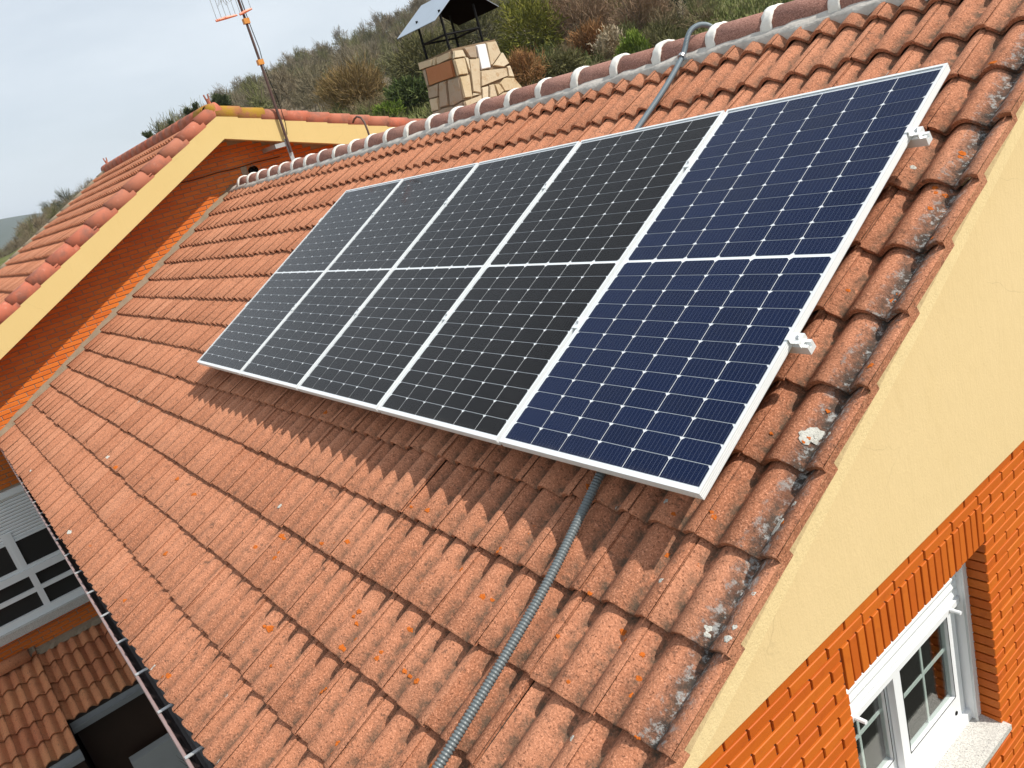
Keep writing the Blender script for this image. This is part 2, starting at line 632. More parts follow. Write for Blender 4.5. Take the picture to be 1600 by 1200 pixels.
def build_ground():
    azs = list(np.arange(100, 182, 0.8)) + list(np.arange(184, 460, 6))
    rs = [3, 8, 14, 20, 24, 28, 33, 38, 44, 50, 56, 62, 70, 80, 92, 106, 122, 140, 160, 182, 206, 232, 258, 270, 285, 310, 350, 420, 520,
          700, 900, 1170, 1500, 2000, 2500, 3000, 3300, 3600, 3900, 4300, 5200, 6500]
    V = [(BX, BY, GZ)]
    for r in rs:
        for a in azs:
            x = BX + r * math.cos(math.radians(a))
            y = BY + r * math.sin(math.radians(a))
            V.append((x, y, terrain(x, y)))
    n = len(azs)
    F = [(0, 1 + i, 1 + (i + 1) % n) for i in range(n)]
    for k in range(len(rs) - 1):
        for i in range(n):
            a, b = 1 + k * n + i, 1 + k * n + (i + 1) % n
            F.append((a, a + n, b + n, b))
    t = NT("meadow_and_woodland_floor")
    p = t.pos()
    g = t.mix(t.noise(p, 0.35, 5, 0.65), (0.075, 0.095, 0.028), (0.14, 0.145, 0.05))
    g = t.mix(t.ramp(t.noise(p, 0.8, 5, 0.75), 0.48, 0.66, 0, 0.75), g, (0.21, 0.175, 0.10))
    litter = t.mix(t.noise(p, 0.5, 4, 0.6), (0.13, 0.105, 0.075), (0.19, 0.155, 0.11))
    d = t.n('VectorMath', operation='DISTANCE')
    t.set(d.inputs[0], p)
    d.inputs[1].default_value = (BX, BY, 0)
    far = t.ramp(d.outputs['Value'], 95, 135)
    c = t.mix(far, g, litter)
    c = t.mix(t.ramp(d.outputs['Value'], 320, 480), c, (0.050, 0.062, 0.035))
    mat = t.bsdf(c, 0.95, t.bump(t.noise(p, 3, 4, 0.7), 0.6, 0.3), spec=0.1)
    m = MB()
    m.v, m.f = V, F
    o = m.build("ground", mat, smooth=True)
    tag(o, kind="structure")


build_ground()
m = MB().box((-16, -9, GZ - 0.2), (12, 9, GZ + 0.05))
tag(m.build("yard_paving", simple("dark_paving", (0.045, 0.043, 0.036), 0.95, 0.3, 2, 0.4)), kind="structure")

# ================================================================== NEAR HOUSE
house = empty("tiled_house", (0, 2.75, GZ))
tag(house, "near house with coarse orange concrete roof tiles, yellow gable trim and stone chimney", "house")

GAUGE, V0 = 0.3165, -1.653
SEAM0 = 5.21
AMP = 0.049
NFRONT = -0.140 - AMP
TILT = 0.033 / GAUGE
TLEN = 0.362


def prof(x):
    return AMP * (0.5 + 0.5 * math.cos(2 * math.pi * (x - 0.132) / 0.15)) ** 0.56


def shear(u):
    return 0.0085 * (u - 4.8)


def tile_top(u, v):
    k = math.floor((v - shear(u) - V0) / GAUGE)
    y = v - shear(u) - V0 - k * GAUGE
    x = (u - SEAM0) % 0.3
    return NFRONT + prof(x) - TILT * y - (0.004 if x < 0.057 else 0)


def tile_mesh(name, mat, nx=25, rake=False, seed=0, seam=True, chip=0.0015, width=0.3, length=TLEN, th=0.023):
    r = random.Random(seed)
    xs = [0.0015 + (width - 0.003) * i / (nx - 1) for i in range(nx)]
    def hh(x):
        return prof(x * 0.3 / width) - (0.0045 if (seam and x < 0.057) else 0.0)
    wob = [r.uniform(-chip, chip) for _ in xs]
    if chip > 0 and seed % 3 == 1:
        k = r.randrange(3, nx - 3)
        for q in (-1, 0, 1):
            wob[k + q] += 0.006 + 0.004 * (q == 0)
    ys = [0.0, 0.005, length * 0.5, length]
    V, F, D, G = [], [], [], []
    # bottom front row, then top rows
    rows = [(None, -th)] + [(y, 0) for y in ys]
    for ri, (y, dz) in enumerate(rows):
        for i, x in enumerate(xs):
            yy = (0.002 if y is None else y) + (wob[i] if (y is None or y < 0.01) else 0)
            z = hh(x) + dz - TILT * yy
            if y == 0.0:
                z -= 0.004
            V.append((x, yy, z))
            ph = 0.5 + 0.5 * math.cos(2 * math.pi * (x - 0.057) / 0.15)
            D.append(max(0.0, (ph - 0.55) / 0.45) * (1.0 if y is not None else 0.3))
            gr = 0.0
            if rake:
                gr = max(0.0, 1 - abs(x - 0.214) / 0.062) ** 0.6
            G.append(gr)
    for ri in range(len(rows) - 1):
        for i in range(nx - 1):
            a = ri * nx + i
            F.append((a, a + 1, a + nx + 1, a + nx))
    # side flange
    b = len(V)
    drop = 0.034 if rake else 0.012
    for y in ys[:1] + ys[-1:]:
        V.append((xs[-1], y, hh(xs[-1]) - drop - TILT * y))
        D.append(0)
        G.append(0)
    F.append((nx + nx - 1, b, b + 1, len(rows) * nx - 1))
    me = bpy.data.meshes.new(name)
    me.from_pydata(V, [], F)
    for an, arr in (('trough_dirt_shade', D), ('grime', G)):
        at = me.attributes.new(an, 'FLOAT', 'POINT')
        at.data.foreach_set('value', np.array(arr, np.float32))
    me.polygons.foreach_set('use_smooth', [True] * len(me.polygons))
    bm = bmesh.new()
    bm.from_mesh(me)
    for e in bm.edges:                       # keep the worn front arris crisp
        if len(e.link_faces) == 2 and e.calc_face_angle(0) > 0.9:
            e.smooth = False
    bm.to_mesh(me)
    bm.free()
    me.materials.append(mat)
    return me


# roof deck (both slopes) is the roof part; tiles and ridge pieces belong to it
RIDGE_Y = 2.77
VR = (RIDGE_Y - 0.235 * ST) / CT          # v of the ridge at n = -0.22
dk = MB()
top = [(-1.36, L(0, -1.62, -0.235).z), (RIDGE_Y, L(0, VR, -0.235).z)]
y_s, z_s = L(0, -1.62, -0.235).y, L(0, -1.62, -0.235).z
y_b, z_b = L(0, -1.62, -0.29).y, L(0, -1.62, -0.29).z
zr_t = z_s + (RIDGE_Y - y_s) * math.tan(TH)
zr_b = z_b + (RIDGE_Y - y_b) * math.tan(TH)
poly = [(y_s, z_s), (RIDGE_Y, zr_t), (2 * RIDGE_Y - y_s, z_s), (2 * RIDGE_Y - y_b, z_b), (RIDGE_Y, zr_b), (y_b, z_b)]
# two convex slabs
dk.prism([(y_s, z_s), (RIDGE_Y, zr_t), (RIDGE_Y, zr_b), (y_b, z_b)], 0, -5.45, 5.47)
dk.prism([(RIDGE_Y, zr_t), (2 * RIDGE_Y - y_s, z_s), (2 * RIDGE_Y - y_b, z_b), (RIDGE_Y, zr_b)], 0, -5.45, 5.47)
roof = dk.build("roof", M_deck, house)

TILES = [tile_mesh("roof_tile_%s" % "abcdef"[i], M_tile, seed=i + 1) for i in range(6)]
RAKES = [tile_mesh("rake_roof_tile_%s" % "abc"[i], M_tile, rake=True, seed=20 + i) for i in range(3)]
TOPS = [tile_mesh("cut_roof_tile_%s" % "abc"[i], M_tile, seed=30 + i, length=0.265) for i in range(3)]
NC = 37
rowtiles = []
for k in range(15):
    for c in range(NC):
        u = SEAM0 - 0.3 * c
        v = V0 + GAUGE * k + shear(u + 0.15)
        me = random.choice(TOPS) if k == 14 else random.choice(RAKES) if c == 0 else random.choice(TILES)
        M = RX @ Matrix.Translation((u + random.gauss(0, 0.0012), v + random.gauss(0, 0.0045), NFRONT + random.gauss(0, 0.002))) \
            @ Matrix.Rotation(random.gauss(0, 0.006), 4, 'X') @ Matrix.Rotation(random.gauss(0, 0.005), 4, 'Z')
        cen = L(u + 0.15, v + 0.15, -0.15)
        under = -0.1 < u + 0.15 < 4.95 and 0.12 < v + 0.15 < 1.75
        x, y, z = project(cen)
        vis = in_frame(cen, 30) and not under
        rowtiles.append(((0 if vis else 1), z if z > 0 else 99, me, M))
rowtiles.sort(key=lambda q: (q[0], q[1]))
n_ind = sum(1 for q in rowtiles if q[0] == 0)
IND = min(300, n_ind)
for q in rowtiles[:IND]:
    place("tile", q[2], roof, q[3])
o = join_instances("far_tiles", [(q[2], q[3]) for q in rowtiles[IND:]], M_tile, roof, 'trough_dirt_shade')
tag(o, kind="stuff")
o.data.polygons.foreach_set('use_smooth', [True] * len(o.data.polygons))

# hidden back slope: same tiles, mirrored, one mass
back = []
FL = Matrix.Translation((0, 2 * RIDGE_Y, 0)) @ Matrix.Scale(-1, 4, (0, 1, 0))
for k in range(15):
    for c in range(NC):
        u = SEAM0 - 0.3 * c
        back.append((TOPS[c % 3] if k == 14 else TILES[(c + k) % 6], FL @ RX @ Matrix.Translation((u, V0 + GAUGE * k, NFRONT))))
o = join_instances("back_slope_tiles", back, M_tile, roof, 'trough_dirt_shade')
tag(o, kind="stuff")

# ridge: mortar bed, cap tiles with white bands
RC = 1.248
bed = MB()
nb = 220
for side in (-1, 1):
    vs, fs = [], []
    for i in range(nb + 1):
        u = -5.45 + (5.50 + 5.45) * i / nb
        jit = 0.014 * math.sin(u * 7.3) + 0.010 * math.sin(u * 19.1 + 1) + random.uniform(-0.006, 0.006)
        v_lo = 2.862 + jit
        a = L(u, v_lo, tile_top(u, 2.845) - 0.006)
        b = L(u, v_lo + 0.012, -0.147 + random.uniform(-0.003, 0.003))
        c = Vector((u, RIDGE_Y - 0.102, RC + 0.006 + random.uniform(-0.005, 0.005)))
        d = Vector((u, RIDGE_Y, RC + 0.04))
        for p in (a, b, c, d):
            vs.append((p.x, p.y if side < 0 else 2 * RIDGE_Y - p.y, p.z))
    for i in range(nb):
        for j in range(3):
            fs.append((i * 4 + j, i * 4 + j + 1, (i + 1) * 4 + j + 1, (i + 1) * 4 + j))
    bed.add(vs, fs)
bed.build("ridge_mortar", M_mortar, roof, smooth=True)


def barrel(length, r0, r1, th, seg=12, a0=-0.12, nl=3):
    """half barrel tile along +x, open side down"""
    V, F = [], []
    for i in range(nl):
        t = i / (nl - 1)
        r = r0 + (r1 - r0) * t
        for rr in (r, r - th):
            for k in range(seg + 1):
                a = math.pi * (a0 + (1 - 2 * a0) * k / seg)
                V.append((length * t, -rr * math.cos(a), rr * math.sin(a)))
    n = seg + 1
    for i in range(nl - 1):
        b0, b1 = i * 2 * n, (i + 1) * 2 * n
        for k in range(seg):
            F.append((b0 + k, b0 + k + 1, b1 + k + 1, b1 + k))
            F.append((b0 + n + k, b1 + n + k, b1 + n + k + 1, b0 + n + k + 1))
    for i in (0, nl - 1):
        b = i * 2 * n
        for k in range(seg):
            F.append((b + k, b + n + k, b + n + k + 1, b + k + 1))
    m = MB()
    m.v, m.f = V, F
    return m


me_cap = barrel(0.43, 0.110, 0.099, 0.014).mesh("ridge_cap", M_ridge, smooth=True)
bands = []
for s in range(4):
    b = barrel(0.066, 0.118, 0.118, 0.02, seg=18, nl=5, a0=-0.14)
    r_ = random.Random(s)
    b.v = [(x + r_.uniform(-0.006, 0.006), y * (1 + r_.uniform(-0.02, 0.03)), z * (1 + r_.uniform(-0.02, 0.03)) + 0.002 * math.sin(x * 50)) for x, y, z in b.v]
    bands.append(b.mesh("mortar_band_%d" % s, M_white_band, smooth=True))
for i in range(27):
    u = 5.13 - 0.41 * i
    if u < -5.5:
        break
    M = Matrix.Translation((u - 0.01, RIDGE_Y + random.gauss(0, 0.004), RC + random.gauss(0, 0.003)))
    place("ridge_tile", me_cap, roof, M)
    place("mortar_band", bands[i % 4], roof, Matrix.Translation((u - 0.035 + random.gauss(0, 0.008), RIDGE_Y, RC + 0.001)))

# lichen growing on the tiles
LW = [[3.682, -0.209], [2.642, -0.641], [2.137, -0.218], [2.628, -1.64], [3.383, -1.454], [3.186, -1.254], [-0.131, -1.125], [-1.925, -1.535],
      [-2.709, -1.6], [-3.576, -1.309], [-0.768, -1.017], [-0.171, -1.62], [4.821, -0.049], [5.031, 0.011], [5.402, 0.392], [5.439, 0.386],
      [5.434, 0.058], [5.433, 0.034], [5.49, -0.339], [4.641, -0.348], [5.23, 1.626], [4.845, 2.286], [1.844, 2.454], [5.274, -0.759],
      [5.165, -0.786], [5.173, -0.249], [-1.269, -0.466], [3.654, -1.63], [5.388, 0.367], [5.49, -0.3], [5.486, -0.185], [5.396, -0.325],
      [5.402, -0.343], [5.454, 0.128]]
LO = [[0.436, -1.557], [1.744, -1.225], [1.088, -1.256], [-0.144, -1.353], [0.469, -1.181], [1.448, -0.855], [1.832, -0.964], [0.997, -0.831],
      [-0.331, -1.037], [2.675, -0.885], [2.432, -0.959], [3.861, -0.845], [4.164, -0.947], [3.884, -0.889], [3.898, -0.998], [3.971, -0.939],
      [3.291, -1.135], [3.555, -1.237], [3.975, -1.171], [4.331, -0.923], [4.445, -0.924], [4.191, -0.789], [4.135, -0.616], [4.476, -0.549],
      [4.22, -1.215], [4.214, -1.264], [4.873, -0.96], [4.837, -1.006], [4.715, -0.936], [3.929, -1.514], [4.721, -1.102], [3.364, -0.66],
      [3.271, -0.692], [3.55, -0.335], [3.863, -0.339], [3.725, -0.351], [3.429, -0.622], [2.819, -0.765], [2.352, -0.039], [2.949, -0.871],
      [3.036, -0.945], [3.911, -0.601], [4.29, -0.499], [4.442, -0.363], [5.227, 0.01], [5.079, -0.02], [5.249, -0.147], [5.112, -0.149],
      [4.643, -0.007], [4.828, -0.191], [4.495, -0.26], [5.246, 0.365], [4.936, -0.379], [5.107, -0.435], [5.119, -0.483], [5.231, -0.475],
      [5.064, -0.656], [5.253, -0.541], [5.268, -0.566], [5.262, -0.594], [5.24, -0.682], [5.388, -0.642], [5.378, -0.692], [5.111, -0.888],
      [4.913, -0.548], [5.298, 1.625], [5.344, 2.156], [5.381, 1.395], [5.462, 1.216], [5.418, 0.999], [5.413, 0.964], [5.394, 0.734],
      [5.386, 0.697], [5.482, 0.652], [5.394, 0.486], [5.385, 0.343], [5.458, 0.055], [5.239, 0.999], [5.388, 1.684], [5.422, 1.65],
      [5.396, 1.481], [5.358, 1.503], [2.811, -1.605], [1.65, -1.58], [3.059, -1.326], [3.056, -1.334], [2.427, -1.222], [4.232, -1.299]]


def lichen(u, v, r, mat, white=False):
    """a ragged crust that follows the tile surface"""
    yy_ = (v - shear(u) - V0) % GAUGE
    if yy_ < r * 1.3:
        v += r * 1.3 - yy_
    elif yy_ > GAUGE - r * 1.3:
        v -= r * 1.3 - (GAUGE - yy_)
    m = MB()
    n = 16
    vs = []
    ph = random.uniform(0, 6)
    for ring, (f, h) in enumerate(((0.15, 0.0012), (0.5, 0.0018), (0.8, 0.0019), (1.0, 0.0001))):
        for k in range(n):
            a = 2 * math.pi * k / n
            q = r * f * (0.85 + 0.10 * math.sin(3 * a + ph) * f + 0.08 * math.sin(5 * a + 2 * ph) * f + random.uniform(-0.26, 0.26) * f)
            uu, vv = u + q * math.cos(a), v + q * math.sin(a)
            vs.append(L(uu, vv, tile_top(uu, vv) + h + random.uniform(-0.0004, 0.0006)))
    fs = [tuple(range(n))]
    for g in range(3):
        fs += [(g * n + k, g * n + (k + 1) % n, (g + 1) * n + (k + 1) % n, (g + 1) * n + k) for k in range(n)]
    m.add(vs, fs)
    m.build("white_lichen" if white else "orange_lichen", mat, roof, smooth=True)


for i, (u, v) in enumerate(LW):
    d = (L(u, v, -0.15) - Vector(CAM)).length
    r = 0.0062 * d ** 0.62
    if i in (14, 15, 16, 17, 28):
        r *= 2.0
    lichen(u, v, r * random.uniform(0.85, 1.2), M_lich_w, True)
for u, v in LO:
    d = (L(u, v, -0.15) - Vector(CAM)).length
    lichen(u, v, 0.0052 * d ** 0.62 * random.uniform(0.6, 1.35), M_lich_o)
    if random.random() < 0.4:
        lichen(u + random.uniform(-0.03, 0.03), v + random.uniform(-0.04, 0.04), 0.0042 * d ** 0.6, M_lich_o)

# gable: sloping fascia with soffit, rendered triangle, brick below
fa = MB()
n1 = -0.292
zf_b = L(0, 0, n1)
def slope_line(n, y):
    p = L(0, 0, n)
    return p.z + (y - p.y) * math.tan(TH)
fa.prism([(-1.42, slope_line(-0.232, -1.42)), (RIDGE_Y, slope_line(-0.232, RIDGE_Y)), (RIDGE_Y, slope_line(n1, RIDGE_Y)), (-1.42, slope_line(n1, -1.42))], 0, 5.30, 5.492)
fa.prism([(RIDGE_Y, slope_line(-0.232, RIDGE_Y)), (2 * RIDGE_Y + 1.42, slope_line(-0.232, -1.42)), (2 * RIDGE_Y + 1.42, slope_line(n1, -1.42)), (RIDGE_Y, slope_line(n1, RIDGE_Y))], 0, 5.30, 5.492)
fa.build("gable_fascia", M_render, house)

WX = 5.30            # brick face
ZB = -0.803          # bottom of the render
OY0, OY1, OZ0, OZ1 = 0.512, 1.647, -2.15, -1.118   # window opening
YW0, YW1 = -1.10, 6.64
rd = MB()
yz = YW0 + (ZB - slope_line(n1, YW0)) / math.tan(TH)
rd.prism([(yz, ZB), (RIDGE_Y, slope_line(n1, RIDGE_Y) - 0.001), (2 * RIDGE_Y - yz, ZB)], 0, 5.10, WX + 0.016)
rd.build("gable_render", M_render2, house)
wb = MB()
wb.box((5.10, YW0, GZ), (WX - 0.011, OY0 - 0.012, ZB - 0.001))
wb.box((5.10, OY1 + 0.012, GZ), (WX - 0.011, YW1, ZB - 0.001))
wb.box((5.10, OY0 - 0.012, OZ1 + 0.010), (WX - 0.011, OY1 + 0.012, ZB - 0.001))
wb.box((5.10, OY0 - 0.012, GZ), (WX - 0.011, OY1 + 0.012, OZ0 - 0.03))
gwall = wb.build("gable_wall", M_joint, house)
ow = MB()
ow.box((-5.3, YW0, GZ), (5.10, YW0 + 0.25, z_b + 0.02))
ow.box((-5.3, YW1 - 0.25, GZ), (5.10, YW1, z_b + 0.02))
ow.box((-5.3, YW0 + 0.25, -3.3), (5.10, YW1 - 0.25, -3.1))
ow.build("side_wall", M_room, house)


def brick_mesh(name, dx, dy, dz, mat, ch=0.0025, seed=0):
    """box centred in y and z, front face at x = 0, chamfered front arrises"""
    r = random.Random(seed)
    a, b = dy / 2, dz / 2
    j = lambda: r.uniform(-0.0008, 0.0008)
    V = [(-dx, -a, -b), (-dx, a, -b), (-dx, a, b), (-dx, -a, b),
         (-ch + j(), -a, -b), (-ch + j(), a, -b), (-ch + j(), a, b), (-ch + j(), -a, b),
         (j(), -a + ch, -b + ch), (j(), a - ch, -b + ch), (j(), a - ch, b - ch), (j(), -a + ch, b - ch)]
    F = [(8, 9, 10, 11), (4, 5, 9, 8), (5, 6, 10, 9), (6, 7, 11, 10), (7, 4, 8, 11),
         (0, 1, 5, 4), (1, 2, 6, 5), (2, 3, 7, 6), (3, 0, 4, 7)]
    m = MB()
    m.v, m.f = V, F
    return m.mesh(name, mat)


BL, BH, JT = 0.240, 0.050, 0.010
_bm = {}


def brick_for(length, height, mat, depth=0.04, face='x'):
    key = (round(length, 2), round(height, 3), mat.name, depth, random.randrange(3))
    if key not in _bm:
        _bm[key] = brick_mesh("brick_%d" % len(_bm), depth, length, height, mat, seed=len(_bm))
    return _bm[key]


NBL, NBH, NJ = 0.228, 0.0430, 0.0095
SOLD = 0.196
near_bricks = []
for row in range(0, 46):
    zc = OZ1 + SOLD + NJ + NBH / 2 + (2 - row) * (NBH + NJ)
    y = -0.75 + ((NBL + NJ) / 2 if row % 2 else 0.0)
    while y < 2.75:
        y0, y1 = y, y + NBL
        y += NBL + NJ
        segs = [(y0, y1)]
        inside_lint = zc > OZ1 and zc < OZ1 + SOLD
        if OZ0 - 0.02 < zc < OZ1 + SOLD:
            segs = []
            a, b = (OY0, OY1) if not inside_lint else (OY0 - 0.0, OY1 + 0.0)
            if y0 < a - 0.03:
                segs.append((y0, min(y1, a - (NJ if inside_lint else 0))))
            if y1 > b + 0.03:
                segs.append((max(y0, b + (NJ if inside_lint else 0)), y1))
        for s0, s1 in segs:
            if s1 - s0 < 0.03:
                continue
            jamb = (abs(s1 - OY0) < 1e-6 or abs(s0 - OY1) < 1e-6)
            me = brick_for(s1 - s0, NBH, M_brick, 0.112 if jamb else 0.04)
            M = Matrix.Translation((WX + random.gauss(0, 0.0012), (s0 + s1) / 2, zc + random.gauss(0, 0.0008)))
            near_bricks.append((np.array(M.translation), me, M))
# soldier course over the window
ns = 21
for i in range(ns):
    wdt = (OY1 - OY0) / ns
    yc = OY0 + wdt * (i + 0.5)
    me = brick_for(wdt - NJ, SOLD - 0.004, M_brick, 0.112)
    M = Matrix.Translation((WX + random.gauss(0, 0.0012), yc, OZ1 + SOLD / 2 + 0.002))
    near_bricks.append((np.array(M.translation), me, M))
near_bricks.sort(key=lambda q: (0 if in_frame(q[0], 20) else 1, np.linalg.norm(q[0] - CAM)))
nb_vis = sum(1 for q in near_bricks if in_frame(q[0], 20))
for q in near_bricks[:min(300, nb_vis)]:
    place("brick", q[1], gwall, q[2])
rest = near_bricks[min(300, nb_vis):]
if rest:
    tag(join_instances("outer_bricks", [(q[1], q[2]) for q in rest], M_brick, gwall), kind="stuff")

# the white window with roller shutter
wf = MB()
FX0, FX1 = 5.10, 5.205
wf.box((FX0, OY0 - 0.01, OZ0), (FX1, OY0 + 0.048, OZ1 + 0.02))
wf.box((FX0, OY1 - 0.048, OZ0 + 0.008), (FX1, OY1 + 0.01, OZ1 + 0.02))
wf.box((FX0, OY0 + 0.048, OZ0 + 0.002), (FX1 - 0.022, OY1 - 0.048, OZ0 + 0.055))
wf.box((FX0, OY0 + 0.048, OZ1 - 0.09), (FX1 - 0.055, OY1 - 0.048, OZ1 + 0.02))
win = wf.build("window", M_white, house)
SZ0, SZ1 = OZ0 + 0.055, OZ1 - 0.09
def sash(y0, y1, x0, x1):
    s = MB()
    s.box((x0, y0, SZ0), (x1, y0 + 0.062, SZ1))
    s.box((x0, y1 - 0.075, SZ0), (x1, y1, SZ1))
    s.box((x0, y0 + 0.062, SZ0), (x1, y1 - 0.075, SZ0 + 0.135))
    s.box((x0, y0 + 0.062, SZ1 - 0.06), (x1, y1 - 0.075, SZ1))
    s.build("sash", M_white, win)
    gy0, gy1, gz0, gz1 = y0 + 0.062, y1 - 0.075, SZ0 + 0.135, SZ1 - 0.06
    xm = (x0 + x1) / 2
    MB().box((xm - 0.002, gy0, gz0), (xm + 0.002, gy1, gz1)).build("glass_pane", M_pane, win)
    b = MB()
    yc = (gy0 + gy1) / 2
    b.box((xm - 0.009, yc - 0.0075, gz0), (xm - 0.004, yc + 0.0075, gz1))
    b.box((xm - 0.0105, gy0, -1.688), (xm - 0.0035, gy1, -1.672))
    b.build("glazing_bar", M_white, win)
    g = MB()
    for a, c in (((x1, gy0 - 0.004, gz0 - 0.004), (x1 + 0.0015, gy0, gz1)), ((x1, gy1, gz0), (x1 + 0.0015, gy1 + 0.004, gz1)),
                 ((x1, gy0, gz0 - 0.004), (x1 + 0.0015, gy1, gz0))):
        g.box(a, c)
    g.build("gasket", M_black, win)
sash(1.02, OY1 - 0.062, 5.125, 5.16)
sash(OY0 + 0.055, 1.075, 5.085, 5.12)
MB().tube([(5.158, 1.50, -2.052), (5.164, 1.50, -2.052)], 0.011, 10).build("lock", M_black, win)
# shutter slats and bottom bar with stops
zs = OZ1 + 0.015
i = 0
while zs > -1.405:
    s = MB()
    s.prism([(5.166, zs), (5.174, zs - 0.002), (5.180, zs - 0.022), (5.174, zs - 0.043), (5.166, zs - 0.045)], 1, OY0 + 0.040, OY1 - 0.040)
    # prism axis 1 -> (x, z) polygon
    s.build("shutter_slat", M_white_old, win)
    zs -= 0.0455
bb = MB().box((5.163, OY0 + 0.050, zs - 0.030), (5.186, OY1 - 0.050, zs))
bb.build("shutter_bar", M_white, win)
for yy in (OY0 + 0.17, OY1 - 0.145):
    MB().tube([(5.184, yy, zs - 0.012), (5.235, yy, zs - 0.012)], 0.0095, 10).build("shutter_stop", M_white, win)
gd = MB()
gd.box((FX1, OY1 - 0.060, OZ0 + 0.010), (FX1 + 0.012, OY1 - 0.052, OZ1))
gd.build("shutter_guide", M_alu_dark, win)
MB().add([(5.15, OY0 - 0.02, OZ0 + 0.008), (WX + 0.035, OY0 - 0.02, OZ0 - 0.008), (WX + 0.035, OY1 + 0.02, OZ0 - 0.008), (5.15, OY1 + 0.02, OZ0 + 0.008),
          (5.15, OY0 - 0.02, OZ0 - 0.03), (WX + 0.035, OY0 - 0.02, OZ0 - 0.038), (WX + 0.035, OY1 + 0.02, OZ0 - 0.038), (5.15, OY1 + 0.02, OZ0 - 0.03)],
         [(0, 1, 2, 3), (4, 7, 6, 5), (0, 4, 5, 1), (1, 5, 6, 2), (2, 6, 7, 3), (3, 7, 4, 0)]).build("window_sill", M_sill, win)

# gutter along the eave, with strap brackets
gy, gz, gr_ = -1.405, -0.998, 0.050
gm = MB()
vs, fs = [], []
ng = 9
for xx in (-5.43, 5.35):
    for rr in (gr_, gr_ - 0.004):
        for k in range(ng + 1):
            a = math.pi + math.pi * k / ng
            vs.append((xx, gy + rr * math.cos(a), gz + rr * math.sin(a)))
n = ng + 1
for k in range(ng):
    fs.append((k, k + 1, 2 * n + k + 1, 2 * n + k))
    fs.append((n + k, 3 * n + k, 3 * n + k + 1, n + k + 1))
fs.append((0, 2 * n, 3 * n, n))
gm.add(vs, fs)
gutter = gm.build("gutter", M_gutter, house)
MB().tube([(-5.43, gy - gr_, gz), (5.35, gy - gr_, gz)], 0.009, 8).build("gutter_lip", M_gutter_lip, gutter)
x = -5.1
while x < 5.2:
    MB().box((x, gy - gr_ - 0.004, gz + 0.010), (x + 0.022, gy + gr_ + 0.02, gz + 0.014)).build("gutter_strap", M_zinc, gutter)
    x += 0.47

# stone chimney with sheet hood
CHL = [[[-0.606, 1.904], [-0.355, 1.888], [-0.366, 1.83], [-0.615, 1.839]], [[-0.342, 1.89], [-0.286, 1.891], [-0.304, 1.826], [-0.36, 1.824]], [[-0.277, 1.885], [-0.023, 1.888], [-0.037, 1.829], [-0.287, 1.823]], [[-0.498, 1.827], [-0.045, 1.813], [-0.056, 1.662], [-0.524, 1.664]], [[-0.568, 1.82], [-0.514, 1.825], [-0.534, 1.671], [-0.57, 1.661]], [[-0.562, 1.648], [-0.352, 1.655], [-0.416, 1.539], [-0.591, 1.547]], [[-0.337, 1.657], [-0.218, 1.652], [-0.285, 1.426], [-0.448, 1.43]], [[-0.184, 1.65], [0.002, 1.641], [-0.02, 1.431], [-0.195, 1.41], [-0.261, 1.422]], [[-0.596, 1.538], [-0.44, 1.529], [-0.475, 1.415], [-0.614, 1.419]], [[-0.202, 1.398], [-0.034, 1.42], [-0.036, 1.364], [-0.181, 1.37]], [[-0.612, 1.407], [-0.374, 1.413], [-0.218, 1.402], [-0.22, 1.363], [-0.597, 1.348]]]
CHR = [[[3.319, 1.883], [3.427, 1.873], [3.44, 1.809], [3.302, 1.819]], [[3.442, 1.889], [3.587, 1.887], [3.57, 1.772], [3.486, 1.787]], [[3.6, 1.889], [3.713, 1.884], [3.702, 1.657], [3.586, 1.66]], [[3.728, 1.891], [3.849, 1.884], [3.872, 1.77], [3.727, 1.676], [3.709, 1.679]], [[3.744, 1.672], [3.897, 1.768], [3.94, 1.656], [3.862, 1.632]], [[3.297, 1.805], [3.419, 1.801], [3.413, 1.651], [3.298, 1.659]], [[3.43, 1.806], [3.464, 1.794], [3.447, 1.663], [3.437, 1.692]], [[3.474, 1.78], [3.592, 1.766], [3.5, 1.45], [3.419, 1.48]], [[3.31, 1.643], [3.424, 1.64], [3.391, 1.435], [3.304, 1.444]], [[3.57, 1.649], [3.896, 1.619], [3.889, 1.543], [3.533, 1.509]], [[3.91, 1.631], [3.946, 1.634], [3.964, 1.519], [3.898, 1.532]], [[3.769, 1.491], [3.84, 1.532], [3.961, 1.511], [4.032, 1.397], [3.798, 1.41]], [[3.534, 1.495], [3.614, 1.496], [3.573, 1.38], [3.501, 1.385]], [[3.63, 1.499], [3.684, 1.501], [3.686, 1.38], [3.59, 1.385]], [[3.699, 1.495], [3.755, 1.487], [3.792, 1.411], [3.714, 1.389]], [[3.286, 1.411], [3.505, 1.429], [3.496, 1.386], [3.288, 1.364]], [[3.419, 1.469], [3.494, 1.442], [3.402, 1.442]], [[3.498, 1.376], [3.684, 1.374], [3.781, 1.399], [3.894, 1.391], [3.875, 1.337], [3.494, 1.33]]]


def stone_mat(name, a, b):
    t = NT(name)
    p = t.pos()
    c = t.mix(t.noise(p, 7, 5, 0.65), a, b)
    c = t.mix(t.ramp(t.noise(p, 13, 5, 0.7), 0.54, 0.72, 0, 0.8), c, (0.36, 0.19, 0.07))
    return t.bsdf(c, 0.85, t.bump(t.noise(p, 40, 5, 0.65), 0.5, 0.008), spec=0.3)


